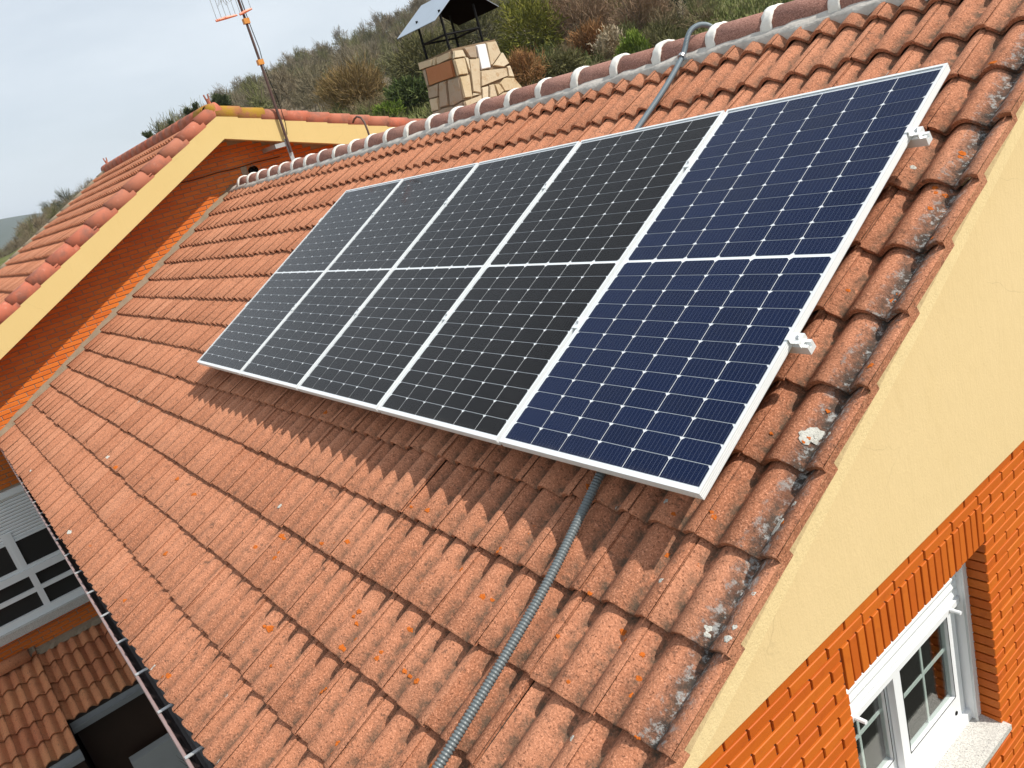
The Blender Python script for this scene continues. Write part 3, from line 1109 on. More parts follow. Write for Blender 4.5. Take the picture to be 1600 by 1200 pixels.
M_st = [stone_mat("cream_slate", (0.60, 0.50, 0.34), (0.70, 0.61, 0.45)), stone_mat("tan_slate", (0.52, 0.41, 0.26), (0.62, 0.53, 0.38)),
        stone_mat("rust_slate", (0.34, 0.13, 0.05), (0.44, 0.20, 0.10)), simple("white_slate", (0.82, 0.82, 0.82), 0.7, 0.04, 8), stone_mat("grey_shade_slate", (0.30, 0.24, 0.17), (0.44, 0.35, 0.26)), stone_mat("ochre_slate", (0.50, 0.37, 0.19), (0.66, 0.57, 0.41))]  # grey slate tone is dark mainly for the chimney's shaded face
XF, YF = 0.006, 3.30
ch = MB()
zc0, zc1 = 0.55, 1.905
b0 = [(-0.62, YF + 0.012), (XF - 0.012, YF + 0.012), (XF - 0.012, 4.10), (-0.66, 4.10)]
b1 = [(-0.60, YF + 0.012), (XF - 0.012, YF + 0.012), (XF - 0.012, 3.855), (-0.60, 3.855)]
ch.add([(x, y, zc0) for x, y in b0] + [(x, y, zc1) for x, y in b1],
       [(0, 3, 2, 1), (4, 5, 6, 7), (0, 1, 5, 4), (1, 2, 6, 5), (2, 3, 7, 6), (3, 0, 4, 7)])
M_chj = simple("chimney_joint", (0.22, 0.15, 0.09), 0.95, 0.4, 25, 0.5)
chim = ch.build("chimney", M_chj, house)


def shrink(poly, d):
    c = np.mean(np.array(poly), axis=0)
    out = []
    for p in poly:
        q = np.array(p) - c
        l_ = np.linalg.norm(q)
        out.append(tuple(c + q * max(0.3, (l_ - d) / l_)))
    return out


for i, s in enumerate(CHL):
    pr = random.uniform(0.008, 0.016)
    m = MB().prism(s, 1, YF + 0.02, YF + 0.004 - pr * 0.4)
    m.prism(shrink(s, 0.007), 1, YF + 0.004 - pr * 0.4 + 0.0005, YF - pr)
    m.build("stone", M_st[2] if i == 3 else (M_st[4] if i in (4, 5, 6, 7, 9, 10) else M_st[1]), chim)  # most stones take the darker slate, painting this face's shade
for i, s in enumerate(CHR):
    pr = random.uniform(0.008, 0.016)
    m = MB().prism(s, 0, XF - 0.02, XF - 0.004 + pr * 0.4)
    m.prism(shrink(s, 0.007), 0, XF - 0.0045 + pr * 0.4, XF + pr)
    m.build("stone", M_st[3] if i == 2 else (M_st[5] if i in (5, 8, 11, 14) else M_st[4] if i == 1 else M_st[(i * 7) % 2]), chim)
for (x, y) in ((-0.53, 3.36), (-0.106, 3.36), (-0.56, 3.80), (-0.135, 3.80)):
    MB().tube([(x, y, 1.88), (x, y, 2.28)], 0.0135, 6).build("hood_post", M_black, chim)
for a, b in (((-0.53, 3.36), (-0.106, 3.36)), ((-0.106, 3.36), (-0.135, 3.80)), ((-0.135, 3.80), (-0.56, 3.80)), ((-0.56, 3.80), (-0.53, 3.36))):
    MB().tube([(*a, 2.053), (*b, 2.053)], 0.011, 6).build("hood_brace", M_black, chim)
hd = MB()
hx0, hx1 = -0.80, -0.058
pts = [(3.25, 2.186), (3.65, 2.452), (4.05, 2.198)]
hd.prism([pts[0], pts[1], (pts[1][0], pts[1][1] + 0.005), (pts[0][0], pts[0][1] + 0.005)], 0, hx0, hx1)
hd.prism([pts[1], pts[2], (pts[2][0], pts[2][1] + 0.005), (pts[1][0], pts[1][1] + 0.005)], 0, hx0, hx1)
hood = hd.build("hood", M_hood, chim)
ul = MB()
ul.prism([(3.252, 2.1835), (3.65, 2.4485), (3.65, 2.450), (3.252, 2.185)], 0, hx0 + 0.003, hx1 - 0.003)
ul.prism([(3.65, 2.4485), (4.048, 2.1955), (4.048, 2.197), (3.65, 2.450)], 0, hx0 + 0.003, hx1 - 0.003)
ul.build("hood_shade_lining", M_hood_in, chim)  # added thin lining that paints the hood's underside in shade

# mortar strip where the roof meets the taller wall
ms = MB()
vs, fs = [], []
for i in range(60):
    v = -1.70 + i * (4.68 / 59)
    j = random.uniform(-0.014, 0.014)
    vs += [L(-5.375 + j, v, -0.185), L(-5.405 + j, v, -0.135), L(-5.46, v, -0.11 + random.uniform(-0.01, 0.01))]
for i in range(59):
    for j in range(2):
        fs.append((i * 3 + j, i * 3 + j + 1, i * 3 + 4 + j, i * 3 + 3 + j))
ms.add(vs, fs).build("wall_mortar", M_mortar_sand, roof, smooth=True)

# ================================================================== TALLER HOUSE BEHIND
tall = empty("gabled_house", (-8.7, 2.65, GZ))
tag(tall, "taller brick house at the far left with yellow gable boards and salmon roof tiles", "house")
TW = -5.45
AP = 2.655                    # gable apex y
SL, SR = 0.505, 0.279         # slopes left and right


def t_line(y, z0):
    return z0 - (AP - y) * SL if y < AP else z0 - (y - AP) * SR


ZLOW, ZTOP = 1.905, 2.262
YL, YR = -4.3, 8.2
fb = MB()
for a, b in ((YL, AP), (AP, YR)):
    fb.prism([(a, t_line(a, ZLOW)), (b, t_line(b, ZLOW)), (b, t_line(b, ZTOP)), (a, t_line(a, ZTOP))], 0, -5.03, -4.95)
fb.build("gable_board", M_render3, tall)
sl = MB()
for a, b in ((YL, AP), (AP, YR)):
    sl.prism([(a, t_line(a, ZLOW + 0.06)), (b, t_line(b, ZLOW + 0.06)), (b, t_line(b, ZTOP - 0.01)), (a, t_line(a, ZTOP - 0.01))], 0, -12.05, -5.03)
troof = sl.build("roof", M_render, tall)
tb = MB()
WY0, WY1 = -4.0, 7.9
tb.prism([(WY0, GZ), (WY0, t_line(WY0, ZLOW + 0.06)), (AP, ZLOW + 0.06), (WY1, t_line(WY1, ZLOW + 0.06)), (WY1, GZ)], 0, -11.9, TW - 0.009)
twall = tb.build("gable_wall", M_joint_far, tall)

far_bricks = []
zt = 1.98
for row in range(100):
    zc = zt - row * 0.06
    y = -3.9 + (0.125 if row % 2 else 0.0)
    while y < 6.6:
        yc = y + BL / 2
        y += BL + JT
        if zc + 0.03 > t_line(yc, ZLOW + 0.05):
            continue
        if -2.95 < yc < -1.15 and -3.52 < zc < -1.60:
            continue
        roofz = L(0, (yc + 0.1) / CT, -0.14).z if yc < RIDGE_Y else 9
        show = (yc > RIDGE_Y - 0.1 and zc > 1.15) or (yc <= RIDGE_Y and zc > roofz - 0.12)
        if not show and zc > -1.2 and yc > -1.3:
            continue
        if zc < -3.9:
            continue
        me = brick_for(BL, BH, M_brick_far, 0.03)
        M = Matrix.Translation((TW + random.gauss(0, 0.001), yc, zc))
        vis = in_frame(np.array(M.translation), 5) and show
        # below the overhanging board as seen from the yard side
        if zc > t_line(yc, ZLOW) - 0.02:
            vis = False
        far_bricks.append((0 if vis else 1, yc, me, M))
far_bricks.sort(key=lambda q: (q[0], -q[1]))
nvis = sum(1 for q in far_bricks if q[0] == 0)
for q in far_bricks[:min(300, nvis)]:
    place("brick", q[2], twall, q[3])
rest = far_bricks[min(300, nvis):]
if rest:
    tag(join_instances("wall_bricks", [(q[2], q[3]) for q in rest], M_brick_far, twall), kind="stuff")

# tiles of the taller roof (left slope), rake tiles, ridge tiles
ANG = math.atan(SL)
TFAR = [tile_mesh("salmon_tile_%d" % i, M_tile2, nx=13, seed=40 + i, seam=False, chip=0.0, th=0.042) for i in range(3)]
TG = 0.34
RTL = Matrix.Translation((0, AP, ZTOP)) @ Matrix.Rotation(ANG, 4, 'X')
ft = []
for k in range(23):
    for c in range(24):
        x0 = -5.42 - 0.3 * c
        if x0 < -12.2:
            continue
        M = RTL @ Matrix.Translation((x0 + random.gauss(0, 0.001), -0.10 - TG * (k + 1) + random.gauss(0, 0.002), 0.045 + random.gauss(0, 0.0015))) @ Matrix.Rotation(-0.05, 4, 'X')
        p = np.array(M.translation)
        ft.append((0 if in_frame(p, 12) else 1, np.linalg.norm(p - CAM), random.choice(TFAR), M))
ft.sort(key=lambda q: (q[0], q[1]))
nv = min(300, sum(1 for q in ft if q[0] == 0))
for q in ft[:nv]:
    place("tile", q[2], troof, q[3])
o = join_instances("outer_tiles", [(q[2], q[3]) for q in ft[nv:]], M_tile2, troof, 'trough_dirt_shade')
tag(o, kind="stuff")
def flat_barrel(r0, r1):
    b_ = barrel(0.40, r0, r1, 0.024, seg=12, a0=-0.22)
    b_.v = [(x, math.copysign(abs(y) ** 0.80 * (r0 ** 0.20), y), (math.copysign(abs(z) ** 0.86 * (r0 ** 0.14), z)) * 0.86) for x, y, z in b_.v]
    return b_
me_rk = flat_barrel(0.122, 0.120).mesh("rake_barrel", M_rake, smooth=True)
me_rks = flat_barrel(0.075, 0.062).mesh("verge_barrel", M_mortar_sand, smooth=True)
me_rk2 = flat_barrel(0.122, 0.120).mesh("lichen_barrel", M_moss, smooth=True)
for k in range(22):          # left rake, low end first
    s = -TG * (k + 1) + 0.05
    M = RTL @ Matrix.Translation((-5.055, s, 0.026)) @ Matrix.Rotation(math.pi / 2, 4, 'Z') @ Matrix.Rotation(random.gauss(0, 0.01), 4, 'X') @ Matrix.Rotation(0.05, 4, 'Y')
    place("rake_tile", me_rk, troof, M)
RTR = Matrix.Translation((0, AP, ZTOP)) @ Matrix.Rotation(-math.atan(SR), 4, 'X')
for k in range(16):
    s = 0.03 + TG * (k + 1)
    M = RTR @ Matrix.Translation((-5.055, s, 0.026)) @ Matrix.Rotation(-math.pi / 2, 4, 'Z') @ Matrix.Rotation(random.gauss(0, 0.012), 4, 'X') @ Matrix.Rotation(0.05, 4, 'Y')
    place("rake_tile", me_rk2 if k < 2 else me_rk, troof, M)
rr = []
for k in range(18):
    M = Matrix.Translation((-5.15 - 0.40 * k, AP, ZTOP + 0.045)) @ Matrix.Rotation(math.pi, 4, 'Z')
    place("ridge_tile", me_rk2 if k == 0 else me_rk, troof, M)
# back gable rake
for k in range(20):
    s = -TG * (k + 1) + 0.05
    place("verge_tile", me_rks, troof, RTL @ Matrix.Translation((-12.15, s, 0.03)) @ Matrix.Rotation(math.pi / 2, 4, 'Z'))
# right slope, seen edge-on only
RTRt = Matrix.Translation((0, 2 * AP, 0)) @ Matrix.Scale(-1, 4, (0, 1, 0))
items = []
RT2 = Matrix.Translation((0, AP, ZTOP)) @ Matrix.Rotation(math.atan(SR), 4, 'X')
for k in range(16):
    for c in range(23):
        items.append((TFAR[0], RTRt @ RT2 @ Matrix.Translation((-5.42 - 0.3 * c, -0.10 - TG * (k + 1), 0.03))))
tag(join_instances("right_slope_tiles", items, M_tile2, troof, 'trough_dirt_shade'), kind="stuff")
# apex caps: lichen-covered knob with a small clay finial, one at each end of the ridge
for xx, mt in ((-5.03, M_moss), (-12.1, M_rake)):
    kb = MB()
    seg = 12
    prof_k = [(-0.01, 0.105), (0.03, 0.11), (0.07, 0.10), (0.10, 0.075), (0.115, 0.04)]
    vs, fs = [], []
    for h, r_ in prof_k:
        for k in range(seg):
            a = 2 * math.pi * k / seg
            vs.append((xx + r_ * math.cos(a) * 0.9, AP + r_ * math.sin(a), ZTOP + 0.02 + h))
    for i in range(len(prof_k) - 1):
        fs += [(i * seg + k, i * seg + (k + 1) % seg, (i + 1) * seg + (k + 1) % seg, (i + 1) * seg + k) for k in range(seg)]
    fs.append(tuple(range((len(prof_k) - 1) * seg, len(prof_k) * seg)))
    kb.add(vs, fs)
    kb.build("ridge_end_cap", mt, troof, smooth=True)
    fn = MB()
    fn.tube([(xx, AP, ZTOP + 0.11), (xx, AP - 0.015, ZTOP + 0.205)], [0.032, 0.026], 8)
    fn.tube([(xx, AP - 0.028, ZTOP + 0.19), (xx, AP - 0.042, ZTOP + 0.265)], [0.014, 0.011], 6)
    fn.tube([(xx, AP + 0.012, ZTOP + 0.19), (xx, AP + 0.018, ZTOP + 0.265)], [0.014, 0.011], 6)
    fn.build("finial", M_rake, troof)

# flue stub and cable on the brick wall
fl = MB()
fl.tube([(TW, 3.06, 1.405), (TW + 0.12, 3.06, 1.405)], 0.058, 14, cap=False)
fl.tube([(TW + 0.02, 3.06, 1.405), (TW + 0.021, 3.06, 1.405)], 0.05, 14)
fl.build("flue_pipe", M_black, tall)
MB().box((TW - 0.005, 2.90, 1.32), (TW + 0.006, 2.995, 1.49)).build("flue_mortar", M_joint_far, tall)
cb = MB()
cb.tube([(TW + 0.008, 1.75 + 0.2 * i, 1.50 + 0.007 * math.sin(i * 2)) for i in range(10)], 0.006, 5)
cb.build("wall_cable", M_black, tall)

# window low on that wall: shutter, sashes, fixed lights, sill
fw = MB()
fx = TW + 0.012
def wbar(m, y0, y1, z0, z1, d=0.03, xo=0.0):
    m.box((TW - 0.06, y0, z0), (fx + d + xo, y1, z1))
wbar(fw, -2.98, -1.20, -3.39, -3.285)
wbar(fw, -2.92, -1.26, -2.81, -2.715)
wbar(fw, -2.92, -1.26, -3.055, -2.995, 0.022)
wbar(fw, -2.98, -2.92, -3.285, -1.62)
wbar(fw, -1.26, -1.20, -3.285, -1.62)
wbar(fw, -1.835, -1.755, -3.285, -2.81, 0.026)
wbar(fw, -2.51, -2.43, -3.285, -2.81, 0.026)
wbar(fw, -2.92, -1.26, -1.70, -1.62, 0.03)
twin = fw.build("window", M_white_old, tall)
for y0, y1 in ((-1.86, -1.26), (-2.46, -1.84), (-2.92, -2.44)):
    s = MB()
    o_ = 0.012 if y0 > -2 else 0.004
    wbar(s, y0, y0 + 0.07, -2.712, -2.15, o_)
    wbar(s, y1 - 0.07, y1 - 0.001, -2.712, -2.15, o_)
    wbar(s, y0 + 0.07, y1 - 0.071, -2.712, -2.665, o_)
    s.build("sash", M_white_old, twin)
    MB().box((TW - 0.03, y0 + 0.07, -2.665), (TW - 0.026, y1 - 0.07, -2.15)).build("glass_pane", M_pane, twin)
    MB().box((TW - 0.024, y0 + 0.07, -2.372), (TW - 0.012, y1 - 0.07, -2.352)).build("glazing_bar", M_white_old, twin)
for y0, y1 in ((-1.755, -1.26), (-2.43, -1.835), (-2.92, -2.51)):
    for z0, z1 in ((-3.285, -3.055), (-2.995, -2.81)):
        MB().box((TW - 0.03, y0, z0), (TW - 0.026, y1, z1)).build("glass_pane", M_pane, twin)
        ym = y0 + (y1 - y0) * 0.54 if y0 < -2.0 else y1 - 0.16
        MB().box((TW - 0.024, ym - 0.011, z0), (TW - 0.012, ym + 0.011, z1)).build("glazing_bar", M_white_old, twin)
MB().box((TW - 0.0085, -2.92, -3.285), (TW - 0.002, -1.26, -1.70)).build("room_shade_sheet", M_room, twin)  # near-black sheet stands in for the unlit room behind
z = -1.70
while z > -2.23:
    MB().prism([(TW - 0.01, z), (TW + 0.004, z - 0.003), (TW + 0.008, z - 0.02), (TW + 0.002, z - 0.041), (TW - 0.01, z - 0.0435)], 1, -2.92, -1.26).build("shutter_slat", M_white_old, twin)
    z -= 0.044
MB().box((TW - 0.01, -2.92, z - 0.03), (TW + 0.014, -1.26, z)).build("shutter_bar", M_white_old, twin)
MB().box((TW - 0.05, -3.05, -3.50), (TW + 0.11, -1.15, -3.392)).build("window_sill", M_sill, twin)

# ================================================================== LOW PORCH ROOFS BELOW
PS = math.tan(math.radians(19))
PANG = math.radians(19)
def porch(name, label, y0, y1, x_end, lift, group=None):
    e = empty(name, ((TW + x_end) / 2, (y0 + y1) / 2, GZ))
    tag(e, label, "porch roof")
    run = x_end - TW
    dm = MB().prism([(TW + 0.001, -3.92 + lift), (x_end - 0.06, -3.92 + lift - PS * run), (x_end - 0.06, -4.00 + lift - PS * run), (TW + 0.001, -4.00 + lift)], 1, y0, y1)
    rf = dm.build("roof", M_deck, e)
    me = [tile_mesh("porch_tile_%s_%d" % (name, i), M_tile3, nx=17, seed=60 + i, seam=False, chip=0.001, width=0.29, length=0.42) for i in range(3)]
    rotm = Matrix.Rotation(math.pi / 2, 4, 'Z')
    n_r = int(math.ceil(run / math.cos(PANG) / 0.365))
    for k in range(n_r):
        c = 0
        y = y1
        while y > y0 + 0.02:
            d = run / math.cos(PANG) - 0.365 * k
            M = Matrix.Translation((TW, 0, -3.86 + lift)) @ Matrix.Rotation(PANG, 4, 'Y') @ Matrix.Translation((d, y - 0.29, 0)) @ rotm
            # local +y of the tile must run up the slope (-x)
            place("tile", random.choice(me), rf, M)
            y -= 0.29
    mo = MB()
    vs, fs = [], []
    nn = 40
    for i in range(nn + 1):
        yy = y0 + (y1 - y0) * i / nn
        vs += [(TW + 0.085 + random.uniform(-0.02, 0.02), yy, -3.875 + lift), (TW + 0.05, yy, -3.81 + lift + random.uniform(-0.01, 0.01)), (TW - 0.005, yy, -3.785 + lift)]
    for i in range(nn):
        for j in range(2):
            fs.append((i * 3 + j, i * 3 + j + 1, i * 3 + 4 + j, i * 3 + 3 + j))
    mo.add(vs, fs).build("top_mortar", M_mortar_sand, rf)
    ze = -3.93 + lift - PS * run
    gm = MB()
    gm.prism([(x_end - 0.05, ze + 0.01), (x_end - 0.05, ze - 0.09), (x_end + 0.05, ze - 0.10), (x_end + 0.07, ze - 0.02), (x_end + 0.062, ze - 0.02), (x_end + 0.044, ze - 0.09), (x_end - 0.042, ze - 0.085), (x_end - 0.042, ze + 0.01)], 1, y0, y1)
    gm.build("gutter", M_zinc, e)
    wl_ = MB().box((TW, y0 + 0.02, GZ + 0.05), (x_end - 0.14, y1 - 0.02, -4.03 + lift - PS * run))
    wl_.build("timber_wall", M_brown, e)
    return e


porch("porch", "low terracotta porch roof between the eave gutter and the longer porch", -2.16, 0.32, -4.10, 0.0)
porch("long_porch", "longer ochre-stained porch roof at the lower left corner of the photo", -4.6, -2.165, -3.62, 0.045)
rg = barrel(0.62, 0.10, 0.10, 0.014, seg=10).mesh("porch_ridge", M_tile3, smooth=True)
o = place("porch_ridge_tile", rg, None, Matrix.Translation((TW + 0.09, -2.24, -3.80)) @ Matrix.Rotation(-math.pi / 2, 4, 'Z'))
tag(o, "smooth terracotta cap tile lying along the wall above the longer porch", "roof tile")
gwm = MB().box((-4.06, -1.77, GZ + 0.05), (-3.90, 0.4, -5.20))
tag(gwm.build("low_wall", M_greywall, base=(-3.98, -0.7, GZ + 0.05)), "pale grey low wall in shade below the porch roof", "wall")

# ================================================================== SOLAR PANELS
PW, PG, PH, PT = 1.038, 0.020, 2.009, 0.035
LABELS = ["far left solar panel, last in the row towards the brick house",
          "second solar panel from the far left end of the row",
          "middle solar panel of the five on the roof",
          "dark solar panel directly beside the blue one, under the upper conduit",
          "deep blue solar panel nearest the viewer with its long side frame exposed"]
fr = MB()
def frame_rail(m, length, along):
    """profiled rail: lip on top, grooved outer face; built along x or y in the panel frame"""
    prof_ = [(0.0, 0.0), (0.0115, 0.0), (0.0115, -0.0025), (0.0025, -0.0045), (0.0025, -0.033), (0.028, -0.033), (0.028, -0.035), (0.0, -0.035),
             (0.0, -0.027), (0.0008, -0.0265), (0.0008, -0.025), (0.0, -0.0245), (0.0, -0.018), (0.0008, -0.0175), (0.0008, -0.016), (0.0, -0.0155),
             (0.0, -0.009), (0.0008, -0.0085), (0.0008, -0.007), (0.0, -0.0065)]
    return prof_
pr_ = frame_rail(None, 0, 0)
npf = len(pr_)
# mitred ring: sweep the profile round the four corners
corners = [(0, 0, 1, 1), (PW, 0, -1, 1), (PW, PH, -1, -1), (0, PH, 1, -1)]
vs, fs = [], []
for cx, cy, sx, sy in corners:
    for d, h in pr_:
        vs.append((cx + sx * d, cy + sy * d, h))
for i in range(4):
    for k in range(npf):
        a, b = i * npf, ((i + 1) % 4) * npf
        fs.append((a + k, a + (k + 1) % npf, b + (k + 1) % npf, b + k))
fr.add(vs, fs)
me_frame = fr.mesh("panel_frame", M_alu)
me_back = MB().box((0.004, 0.004, -0.0075), (PW - 0.004, PH - 0.004, -0.0062)).mesh("panel_backsheet", M_back)
me_glass = MB().add([(0.0095, 0.0095, -0.0018), (PW - 0.0095, 0.0095, -0.0018), (PW - 0.0095, PH - 0.0095, -0.0018), (0.0095, PH - 0.0095, -0.0018)], [(0, 1, 2, 3)]).mesh("panel_glass", M_pvglass)
me_under = MB().box((0.35, 1.0, -0.03), (0.47, 1.1, -0.008)).mesh("panel_junction_box", M_black)

MX, MY, MID = 0.0165, 0.024, 0.0125
CPX = (PW - 2 * MX) / 6.0
HALF = (PH - 2 * MY - MID) / 2.0
CPY = HALF / 12.0
gx, gy2 = 0.0032, 0.0026
def cell_mesh(name, mat, upper):
    w_, h_ = CPX - gx, CPY - gy2
    c = 0.0105
    z0 = 0.0
    if not upper:    # chamfered at the top
        P = [(0, 0), (w_, 0), (w_, h_ - c), (w_ - c, h_), (c, h_), (0, h_ - c)]
    else:
        P = [(c, 0), (w_ - c, 0), (w_, c), (w_, h_), (0, h_), (0, c)]
    m = MB()
    m.prism([(x, y) for x, y in P], 2, -0.0003, 0.0)
    return m.mesh(name, mat)
CELLS = {(b, up): cell_mesh("cell_%s_%s" % ("navy" if b else "black", "top" if up else "low"), M_cell_blue if b else M_cell_black, up) for b in (0, 1) for up in (0, 1)}
for i in range(5):
    u0 = i * (PW + PG)
    e = bpy.data.objects.new("solar_panel", None)
    link(e, None)
    e.empty_display_size = 0.2
    e.matrix_world = RX @ Matrix.Translation((u0, 0, 0))
    tag(e, LABELS[i], "solar panel", "solar panels in a row on the roof")
    for nm, me in (("frame", me_frame), ("backsheet", me_back), ("glass_sheet", me_glass), ("junction_box", me_under)):
        o = bpy.data.objects.new(nm, me)
        link(o, e)
    for r in range(24):
        up = r >= 12
        y = MY + gy2 / 2 + r * CPY + (MID if up else 0)
        for c in range(6):
            o = bpy.data.objects.new("cell", CELLS[(1 if i == 4 else 0, 1 if up else 0)])
            link(o, e)
            o.location = (MX + gx / 2 + c * CPX, y, -0.0050)

# rails with clamps
def rail(v0, label):
    e = bpy.data.objects.new("mounting_rail", None)
    link(e, None)
    e.matrix_world = RX
    tag(e, label, "rail", "rails under the solar panels")
    def part(name, m, mat):
        o = bpy.data.objects.new(name, m.mesh(name, mat))
        link(o, e)
        return o
    ru = 5.325
    r_ = MB()
    pf = [(v0 - 0.018, -0.072), (v0 + 0.018, -0.072), (v0 + 0.018, -0.0360), (v0 + 0.006, -0.0360), (v0 + 0.006, -0.052), (v0 - 0.006, -0.052), (v0 - 0.006, -0.0360), (v0 - 0.018, -0.0360)]
    r_.prism(pf, 0, -0.06, ru)
    part("profile", r_, M_alu)
    for i in range(4):
        uc = i * (PW + PG) + PW + PG / 2
        c = MB()
        c.box((uc - 0.019, v0 - 0.03, 0.0005), (uc + 0.019, v0 + 0.03, 0.0035))
        c.box((uc - 0.008, v0 - 0.03, -0.034), (uc + 0.008, v0 + 0.03, 0.0005))
        part("middle_clamp", c, M_alu)
        b = MB().tube([(uc, v0, 0.0035), (uc, v0, 0.0095)], 0.0062, 6)
        part("bolt", b, M_steel)
    for uc, s in ((5 * PW + 4 * PG, 1), (0.0, -1)):
        c = MB()
        a0, a1 = sorted((uc - s * 0.010, uc + s * 0.006))
        c.box((a0, v0 - 0.023, 0.0006), (a1, v0 + 0.023, 0.0040))
        a0, a1 = sorted((uc + s * 0.002, uc + s * 0.006))
        c.box((a0, v0 - 0.023, -0.014), (a1, v0 + 0.023, 0.0006))
        a0, a1 = sorted((uc + s * 0.006, uc + s * 0.036))
        c.box((a0, v0 - 0.023, -0.017), (a1, v0 + 0.023, -0.013))
        a0, a1 = sorted((uc + s * 0.033, uc + s * 0.036))
        c.box((a0, v0 - 0.023, -0.036), (a1, v0 + 0.023, -0.017))
        part("end_clamp", c, M_alu)
        b = MB().tube([(uc + s * 0.021, v0, -0.013), (uc + s * 0.021, v0, -0.0055)], 0.0070, 6)
        part("bolt", b, M_steel)
    k = 0
    for uc in (0.34, 1.54, 2.74, 3.94, 5.14):
        uu = SEAM0 + 0.132 - 0.3 * round((SEAM0 + 0.132 - uc) / 0.3)
        h = MB()
        h.tube([(uu, v0 - 0.026, -0.30), (uu, v0 - 0.026, -0.05)], 0.006, 8)
        h.box((uu - 0.02, v0 - 0.032, -0.09), (uu + 0.02, v0 - 0.0205, -0.045))
        part("hanger_bolt", h, M_steel)
    return e


rail(0.635, "lower aluminium mounting rail under the panels, its stub showing low on the right")
rail(1.635, "upper aluminium mounting rail under the panels, its stub showing near the top right")

# ================================================================== CONDUITS
def corrugated(name, pts, rad, pitch, amp, mat, label, smoothness=16):
    P = [Vector(p) for p in pts]
    # Catmull-Rom resample
    dense = []
    Q = [P[0] * 2 - P[1]] + P + [P[-1] * 2 - P[-2]]
    for i in range(1, len(Q) - 2):
        for k in range(smoothness):
            t = k / smoothness
            a, b, c, d = Q[i - 1], Q[i], Q[i + 1], Q[i + 2]
            dense.append(0.5 * ((2 * b) + (c - a) * t + (2 * a - 5 * b + 4 * c - d) * t * t + (3 * b - a - 3 * c + d) * t ** 3))
    dense.append(P[-1])
    s = [0.0]
    for i in range(1, len(dense)):
        s.append(s[-1] + (dense[i] - dense[i - 1]).length)
    n_ = int(s[-1] / (pitch / 4))
    pp, rr_ = [], []
    j = 0
    for i in range(n_ + 1):
        d = s[-1] * i / n_
        while j < len(s) - 2 and s[j + 1] < d:
            j += 1
        t = (d - s[j]) / max(1e-9, s[j + 1] - s[j])
        pp.append(dense[j].lerp(dense[j + 1], t))
        rr_.append(rad + amp * (1 if i % 4 in (0, 1) else -1))
    m = MB().tube(pp, rr_, 12)
    o = m.build(name, mat, base=pp[0], smooth=True)
    tag(o, label, "conduit")
    return o


cr = 0.0165
corrugated("corrugated_conduit", [L(4.705, 0.30, -0.115), L(4.715, 0.08, -0.118), L(4.745, -0.15, -0.1225), L(4.785, -0.45, -0.1225), L(4.80, -0.85, -0.1225), L(4.805, -1.25, -0.1225), L(4.805, -1.60, -0.1225), L(4.805, -1.74, -0.135), L(4.805, -1.80, -0.22)],
           cr, 0.0120, 0.0019, M_conduit, "grey corrugated conduit running down the tiles below the panels")
uc_o = corrugated("ridge_conduit", [L(3.43, 1.85, -0.122), L(3.42, 2.05, -0.121), L(3.41, 2.30, -0.120), L(3.40, 2.52, -0.118), L(3.375, 2.72, -0.116), L(3.345, 2.88, -0.108), Vector((3.342, 2.655, 1.335)), Vector((3.348, 2.705, 1.378)), Vector((3.365, 2.775, 1.390)), Vector((3.380, 2.850, 1.360)), Vector((3.385, 2.910, 1.280)), Vector((3.385, 3.02, 1.20))],
           0.0160, 0.009, 0.0009, M_conduit2, "blue-grey conduit climbing the tiles and bending over the ridge")
cl = MB()
c0 = L(3.352, 2.845, -0.108)
t_ = (L(3.345, 2.88, -0.108) - L(3.375, 2.72, -0.116)).normalized()
cl.tube([c0 - t_ * 0.012, c0 + t_ * 0.012], 0.0235, 12)
cl.box((c0.x - 0.045, c0.y - 0.01, c0.z - 0.022), (c0.x + 0.045, c0.y + 0.014, c0.z - 0.012))
cl.build("pipe_clip", M_steel, uc_o)

# ================================================================== AERIAL AND PIPE HOOK
ax, ay = -4.90, 3.52
ant = empty("aerial", (ax, ay, 1.2))
tag(ant, "rusty television aerial mast with orange-tipped grid fixed to the tall brick wall", "aerial")
M_rustpole = simple("rusty_pole", (0.085, 0.045, 0.038), 0.6, 0.6, 30)
M_orange = simple("orange_plastic", (0.72, 0.20, 0.10), 0.45, 0.15, 20)
M_tape = simple("orange_tape", (0.62, 0.25, 0.04), 0.6, 0.2, 30)
M_wire = simple("grid_wire", (0.40, 0.41, 0.42), 0.4, 0.1, 30, metal=0.5)
MB().tube([(ax, ay, 1.50), (ax, ay, 2.6), (ax, ay - 0.01, 4.3)], [0.021, 0.019, 0.017], 10).build("mast", M_rustpole, ant)
MB().box((ax - 0.045, ay - 0.03, 1.10), (ax - 0.022, ay + 0.03, 1.70)).build("mast_plate", M_zinc, ant)
MB().box((TW, ay - 0.20, 1.60), (ax - 0.02, ay - 0.16, 1.66)).add(*(lambda q: (q.v, q.f))(MB().box((ax - 0.045, ay - 0.20, 1.60), (ax - 0.024, ay + 0.03, 1.66)))).build("wall_bracket", M_zinc, ant)
for z in (2.775, 3.33):
    MB().box((ax - 0.035, ay - 0.042, z - 0.035), (ax + 0.035, ay + 0.042, z + 0.035)).build("tape", M_tape, ant)
cbl = MB().tube([(ax + 0.02, ay + 0.02, 3.6), (ax + 0.024, ay + 0.03, 3.2), (ax + 0.02, ay + 0.045, 2.95), (ax + 0.022, ay + 0.022, 2.7), (ax + 0.02, ay + 0.06, 2.2), (ax + 0.02, ay + 0.05, 1.9), (ax + 0.02, ay + 0.02, 1.75)], 0.006, 6)
cbl.build("cable", M_black, ant)
